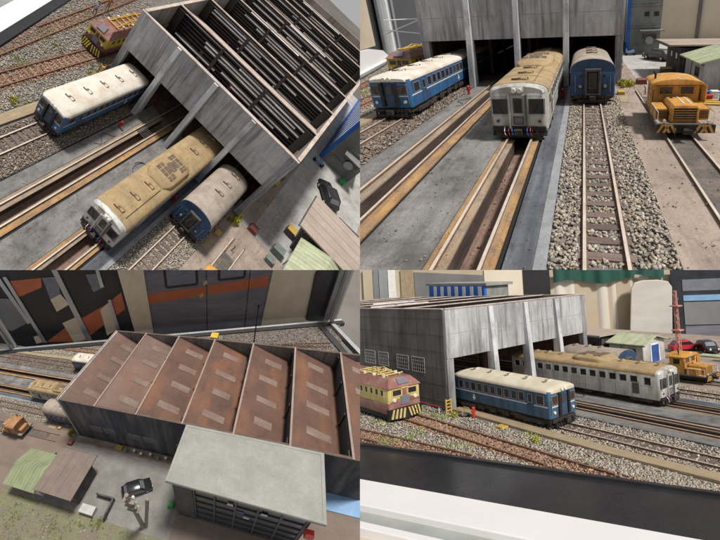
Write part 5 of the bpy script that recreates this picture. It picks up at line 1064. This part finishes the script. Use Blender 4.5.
def back_BR(P):
    q = wallquad(P, (28.5, 26.5, 0), (.69, -.72, 0), (.72, .69, 0))
    t = Thing(P, "hall_wall", "beige hall wall with dark door frame behind the shed roof", "wall", (15, 40, -5))
    b = t.part("panel", q([(-46, -12), (26, -12), (26, 24), (-46, 24)], 0, -.4), "backdrop_tan")
    t.part("pale_panel", q([(-8.2, -12), (2.2, -12), (2.2, 24), (-8.2, 24)], .02, .2), "backdrop_beige", b)
    t.part("grey_panel", q([(-19.8, -12), (-8.3, -12), (-8.3, 9.3), (-19.8, 10.2)], .02, .12), "hall_grey", b)
    t.part("door_frame", q([(-22.0, -12), (-19.9, -12), (-19.9, 24), (-22.0, 24)], .02, .3), "wood", b)
    t.part("dark_panel", q([(-1.8, 4.5), (2.6, 4.5), (2.6, 10.8), (-1.8, 10.8)], .22, .3), "mural_black", b)
    for k, (a, c, m) in enumerate(((-28.2, -26.6, "backdrop_tan"), (-26.5, -25.6, "alu_dull"), (-25.5, -24.1, "alu"), (-24.0, -22.9, "white_paint"))): t.part("post", q([(a, -12), (c, -12), (c, 24), (a, 24)], .05, .5 + .1 * k), m, b, bev=.05)
    t = Thing(P, "drape", "dark green drape hung above pale curtain in the hall", "drape", (32, 24, 4))
    R = []
    for k in range(54):
        s = 3.2 + k * .345; d = .8 + .16 * math.sin(k * .9) + .25 * math.sin(k * .33); p = np.array((28.5, 26.5)) + np.array((.69, -.72)) * s - np.array((.72, .69)) * d
        R.append((p, 7.7 + .35 * math.sin(k * .21) + (.5 if k > 38 else 0)))
    g = G(); g.loft([[(p[0], p[1], zb), (p[0] + .1, p[1] + .1, zb), (p[0] + .1, p[1] + .1, 18), (p[0], p[1], 18)] for p, zb in R]); t.part("green_cloth", g, "drape_green", smooth=True)
    g = G(); g.loft([[(p[0] + .6, p[1] + .6, -4), (p[0] + .7, p[1] + .7, -4), (p[0] + .7, p[1] + .7, zb + 1.2), (p[0] + .6, p[1] + .6, zb + 1.2)] for p, zb in R]); t.part("cream_cloth", g, "drape_cream", smooth=True)
    t = Thing(P, "mural_board", "dark board with pale blue band behind the parked cars", "board", (46, 8, 0))
    b = t.part("board", q([(22.4, -12), (60, -12), (60, 24), (22.4, 24)], .6, .9), "night_glass")
    t.part("band", q([(24.2, 4.0), (60, 3.6), (60, 4.6), (24.2, 4.9)], .92, 1.0), "light_blue", b); t.part("band", q([(24.2, 5.6), (60, 5.4), (60, 7.6), (24.2, 7.4)], .92, .98), "mural_slate", b)
    t.part("grey_field", q([(24.2, .2), (60, -.6), (60, 3.4), (24.2, 3.8)], .92, .98), "hall_grey", b); t.part("grey_field", q([(24.2, -7), (60, -7), (60, -.8), (24.2, 0)], .92, .96), "mural_grey", b)
    pts = [(14.7, -2.5), (21.6, -2.5), (22.2, 6.4), (21.6, 7.3), (20, 7.6), (17.5, 7.6), (16.2, 7.3), (15.6, 6.4)]
    solo(P, "white_chair_back", "white rounded chair back standing behind the green roof", "chair", q(pts, 1.6, 2.2), "chair_white", bev=.15)
    t = Thing(P, "lattice_mast", "pink white lattice signal mast beside the garage", "mast", (18.0, -4.3, 0))
    for (dx, dy) in ((-.2, -.2), (.2, -.2), (.2, .2), (-.2, .2)): t.part("upright", G().tube([(18.3 + dx, -4.3 + dy, 0), (18.3 + dx * .5, -4.3 + dy * .5, 7.3)], .05, 6), "pink_mast" )
    for k in range(9): t.part("brace", G().tube([(18.1, -4.5, .6 + k * .72), (18.5, -4.1, 1.3 + k * .7)], .04, 5).tube([(18.5, -4.5, .6 + k * .72), (18.1, -4.1, 1.3 + k * .7)], .04, 5), "red_paint" if k % 3 == 0 else "pink_mast")
    for z in (3.0, 5.6): t.part("platform", G().box(17.8, 18.8, -4.8, -3.8, z, z + .12), "pink_mast")
    car(P, 23.3, -2.3, -.6, "car_red", "red car parked behind the orange locomotive", L=3.6)
    car(P, 23.8, -4.9, -2.3, "car_black", "black car parked right of the red car", L=3.8)
    solo(P, "green_verge", "long pale green verge strip below the parked cars", "verge", G().box(20.5, 21.6, -12, -5.4, 0, .18), "green_roof", bev=.05)
    crate(P, 19.2, -9.0, .4, .4, .7, "red_brick", "brown box at the right end of the yard", "yellow_wood")
def back_BL(P):
    P0 = (-24.46, 5.72, 0); q = wallquad(P, P0, (-.31, .951, 0), (-.951, -.31, 0))
    t = Thing(P, "train_mural", "dark violet train side with orange band behind the shed", "train mural", (-26, 12, -2))
    b = t.part("body", q([(-9, -6), (30, -6), (30, 20), (-9, 20)], 0, -.3), "mural_grey")
    t.part("orange_band", q([(-8.9, 5.7), (5.9, 6.3), (5.9, 8.2), (-8.9, 7.9)], .01, .05), "mural_orange", b); t.part("orange_band", q([(6.3, 6.4), (18.1, 6.9), (18.1, 8.9), (6.3, 8.3)], .01, .05), "mural_orange", b)
    for (a, c, zb) in ((-2.2, 4.4, 8.6), (8.2, 13.6, 8.9)):
        rr = [(a + .5, zb), (c - .5, zb), (c - .15, zb + .15), (c, zb + .5), (c, 16), (a, 16), (a, zb + .5), (a + .15, zb + .15)]
        w = t.part("window", q(rr, .06, .12), "mural_black", b, bev=.02)
        t.part("pane", q([(a + .5, zb + .5), (c - .5, zb + .5), (c - .5, 15.6), (a + .5, 15.6)], .125, .14), "mural_slate", w)
    for s in (5.95, 14.3): t.part("door_seam", q([(s, -6), (s + .14, -6), (s + .14, 20), (s, 20)], .055, .08), "mural_black", b)
    for (a, c, z0, z1) in ((-8, 5.5, 4.4, 4.9), (-8.5, 5.6, 3.2, 3.5), (6.4, 14, 4.3, 4.55), (6.4, 17, 1.6, 2.1), (-8, 5.6, 1.2, 1.5)): t.part("pale_streak", q([(a, z0), (c, z0 + .3), (c, z1 + .3), (a, z1)], .012, .03), "mural_slate", b)
    for (s, z) in ((4.6, 5.9), (5.4, 8.4)): t.part("yellow_label", q([(s, z), (s + .8, z + .25), (s + .7, z + 1.0), (s - .1, z + .8)], .09, .11), "yellow_wood", b)
    t = Thing(P, "cream_column", "cream column between the train mural and the striped boards", "column", (-20, -3, -2))
    t.part("shaft", q([(-10.0, -6), (-6.2, -6), (-5.8, 20), (-11.0, 20)], .1, .6), "mural_cream")
    t = Thing(P, "cream_wall", "cream hall wall panel right of the train mural", "wall", (-32, 28, -2))
    t.part("panel", q([(17.6, -6), (34, -6), (34, 20), (19.3, 20)], .1, .4), "mural_cream")
    solo(P, "loudspeaker", "black bulky loudspeaker edge beside the corner post", "speaker", q([(27.2, -.6), (31.5, -2), (31.5, 18), (28.6, 18), (27.4, 11), (26.6, 8.6), (26.9, 4)], .45, 1.2), "mural_black", bev=.1)
    t = Thing(P, "hall_board", "black hall board with reflected orange diagonals and white slabs", "board", (-15, -18, -2))
    b = t.part("board", q([(-60, -10), (-9.05, -10), (-9.05, 22), (-60, 22)], 0, -.3), "mural_black")
    for pts in ([(-32.3, 14.9), (-26.0, 14.4), (-26.7, 12.4), (-32.6, 11.0)], [(-31.4, -1.8), (-26.3, 1.5), (-14.4, 7.0), (-11.2, 9.0), (-11.2, 5.2), (-20.1, -.4), (-22.6, -2.5)]): t.part("orange_reflection", q(pts, .01, .05), "mural_orange", b)  # orange reflections painted on as flat shapes
    for pts, m in (([(-25.7, 14.4), (-22.7, 14.1), (-23.5, 10.4), (-26.0, 9.5)], "mural_slate"), ([(-26.0, 9.5), (-23.5, 10.4), (-22.5, 7.8), (-25.8, 6.4)], "mural_cream"), ([(-17.1, 13.6), (-14.7, 13.4), (-14.4, 10.6), (-16.7, 9.8)], "mural_slate"), ([(-25.7, 3.3), (-22.3, 4.5), (-21.5, -1.6), (-25.0, -2.4)], "mural_cream"), ([(-16.5, 5.6), (-13.9, 7.4), (-13.8, .4), (-16.8, -1.1)], "mural_cream"), ([(-42, 13.0), (-33.2, 10.8), (-33.0, 4.5), (-37.8, 2.5), (-42, 6.0)], "hall_grey"), ([(-33.7, .2), (-32.3, .5), (-32.0, -1.6), (-33.9, -2.0)], "mural_cream")): t.part("slab_reflection", q(pts, .07, .2), m, b)  # pale and grey reflections modelled as flat slabs
    for pts in ([(-33.1, 16), (-32.4, 16), (-31.2, -1.7), (-32.1, -1.6)], [(-23.2, 16), (-22.2, 16), (-20.5, -2.0), (-21.8, -1.9)], [(-14.9, 16), (-14.3, 16), (-14.2, 10.7), (-14.9, 10.6)], [(-14.2, 7.8), (-13.6, 7.9), (-13.4, .5), (-14.2, .3)], [(-34.6, 16), (-33.7, 16), (-32.4, 4.5), (-33.2, 4.2)]): t.part("metal_strut", q(pts, .25, .5), "alu", b)
    # mast and yellow box at the back of the layout
    t = Thing(P, "signal_mast", "thin black mast standing behind the shed roof", "mast", (-19.6, 22.3, 0))
    t.part("pole", G().tube([(-19.6, 22.3, 0), (-19.6, 22.3, 8)], .14, 8, r1=.08), "black_part"); t.part("head", G().tube([(-19.6, 22.3, 7.6), (-19.6, 22.3, 8.2)], .2, 8), "black_part")
    crate(P, -20.2, 14.5, .9, .7, 1.0, "yellow_paint", "bright yellow box at the back edge behind the roof", None, "yellow_box")
    for k, y in enumerate((19.5, 21.2, 24.2, 26.2)): crate(P, -18.4 - .2 * k, y, .45, .4, .8, ["yellow_wood", "crate_green", "crate_dark", "crate_dark"][k], ["yellow brown crate left of the black mast", "grey green crate just left of the black mast", "dark crate just right of the black mast", "dark crate farthest right of the black mast"][k])
    for k, (p0, p1) in enumerate((((17.5, 14.9, 0), (17.5, 14.9, 8.2)), ((17.4, 15.2, 0), (16.4, 16.0, 5.6)))):
        t = Thing(P, "utility_pole", ["upright wooden pole on the yard below the black car", "leaning wooden pole beside the upright one"][k], "pole", p0)
        t.part("pole", G().tube([p0, p1], .26 if k == 0 else .2, 10, r1=.2), "pole_wood")
        if k == 0:
            for z in (5.2, 6.2, 7.2): t.part("insulator", G().blob((17.2, 15.2, z), .18, .18, .22), "white_paint"); t.part("crossarm", G().box(17.2, 17.8, 14.3, 15.5, z - .2, z - .08), "pole_wood")
    solo(P, "blue_sheet", "pale blue sheet lying behind the pale roofed block", "sheet", G().box(7.4, 10.2, 31.0, 38, -.02, .1), "light_blue")

# ---------------------------------------------------------------- build
for P in ("TL", "TR", "BR", "BL"):
    setting(P); tracks(P); shed(P)
    railcar(P, -6.54, -9.2, .9, "blue", "blue railcar with cream roof in the first bay")
    if P == "TR": railcar(P, -6.54, 1.4, 11.5, "blue", "second blue railcar deep inside the first bay")
    railcar(P, 1.92, -12.2, 3.2, "silver", "silver railcar with khaki roof and headlights over a pit")
    railcar(P, 5.56, -6.2, .5, "navy", "navy coach with arched pinkish roof in the last bay", "passenger_coach", "coach")
    shunter(P); electric(P); huts(P); smalls(P)
    {"TL": back_TL, "TR": back_TR, "BR": back_BR, "BL": back_BL}[P](P)
for t in THINGS:
    if not t.o.children: bpy.data.objects.remove(t.o)
for o in SC.objects:
    if "_" in o.keys(): del o["_"]

# ---------------------------------------------------------------- camera and light
cam = bpy.data.cameras.new("camera"); cam.sensor_width = 36; cam.lens = 36 * F / 720; cam.clip_start = .1; cam.clip_end = 30000
co = bpy.data.objects.new("camera", cam); COL.objects.link(co); co.rotation_euler = (math.radians(90), 0, 0); SC.camera = co
w = bpy.data.worlds.new("World"); SC.world = w; w.use_nodes = True; bgn = w.node_tree.nodes["Background"]; bgn.inputs[0].default_value = (.97, .97, .98, 1); bgn.inputs[1].default_value = .43
def area(name, d, dist, size, E, col):
    d = np.array(d, float); d /= np.linalg.norm(d); la = bpy.data.lights.new(name, "AREA"); la.shape = "DISK"; la.size = size; la.energy = E * math.pi * dist * dist; la.color = col
    o = bpy.data.objects.new(name, la); COL.objects.link(o); o.location = d * dist + np.array((0, 60, 0))
    from mathutils import Vector
    o.rotation_euler = Vector(d).to_track_quat("Z", "Y").to_euler()
area("hall_lamp", (.36, -.60, .72), 12000, 1800, 4.1, (1.0, .945, .87))
SC.view_settings.view_transform = "Standard"; SC.view_settings.look = "None"; SC.view_settings.exposure = 0; SC.view_settings.gamma = 1
SC.cycles.max_bounces = 6; SC.cycles.use_denoising = True
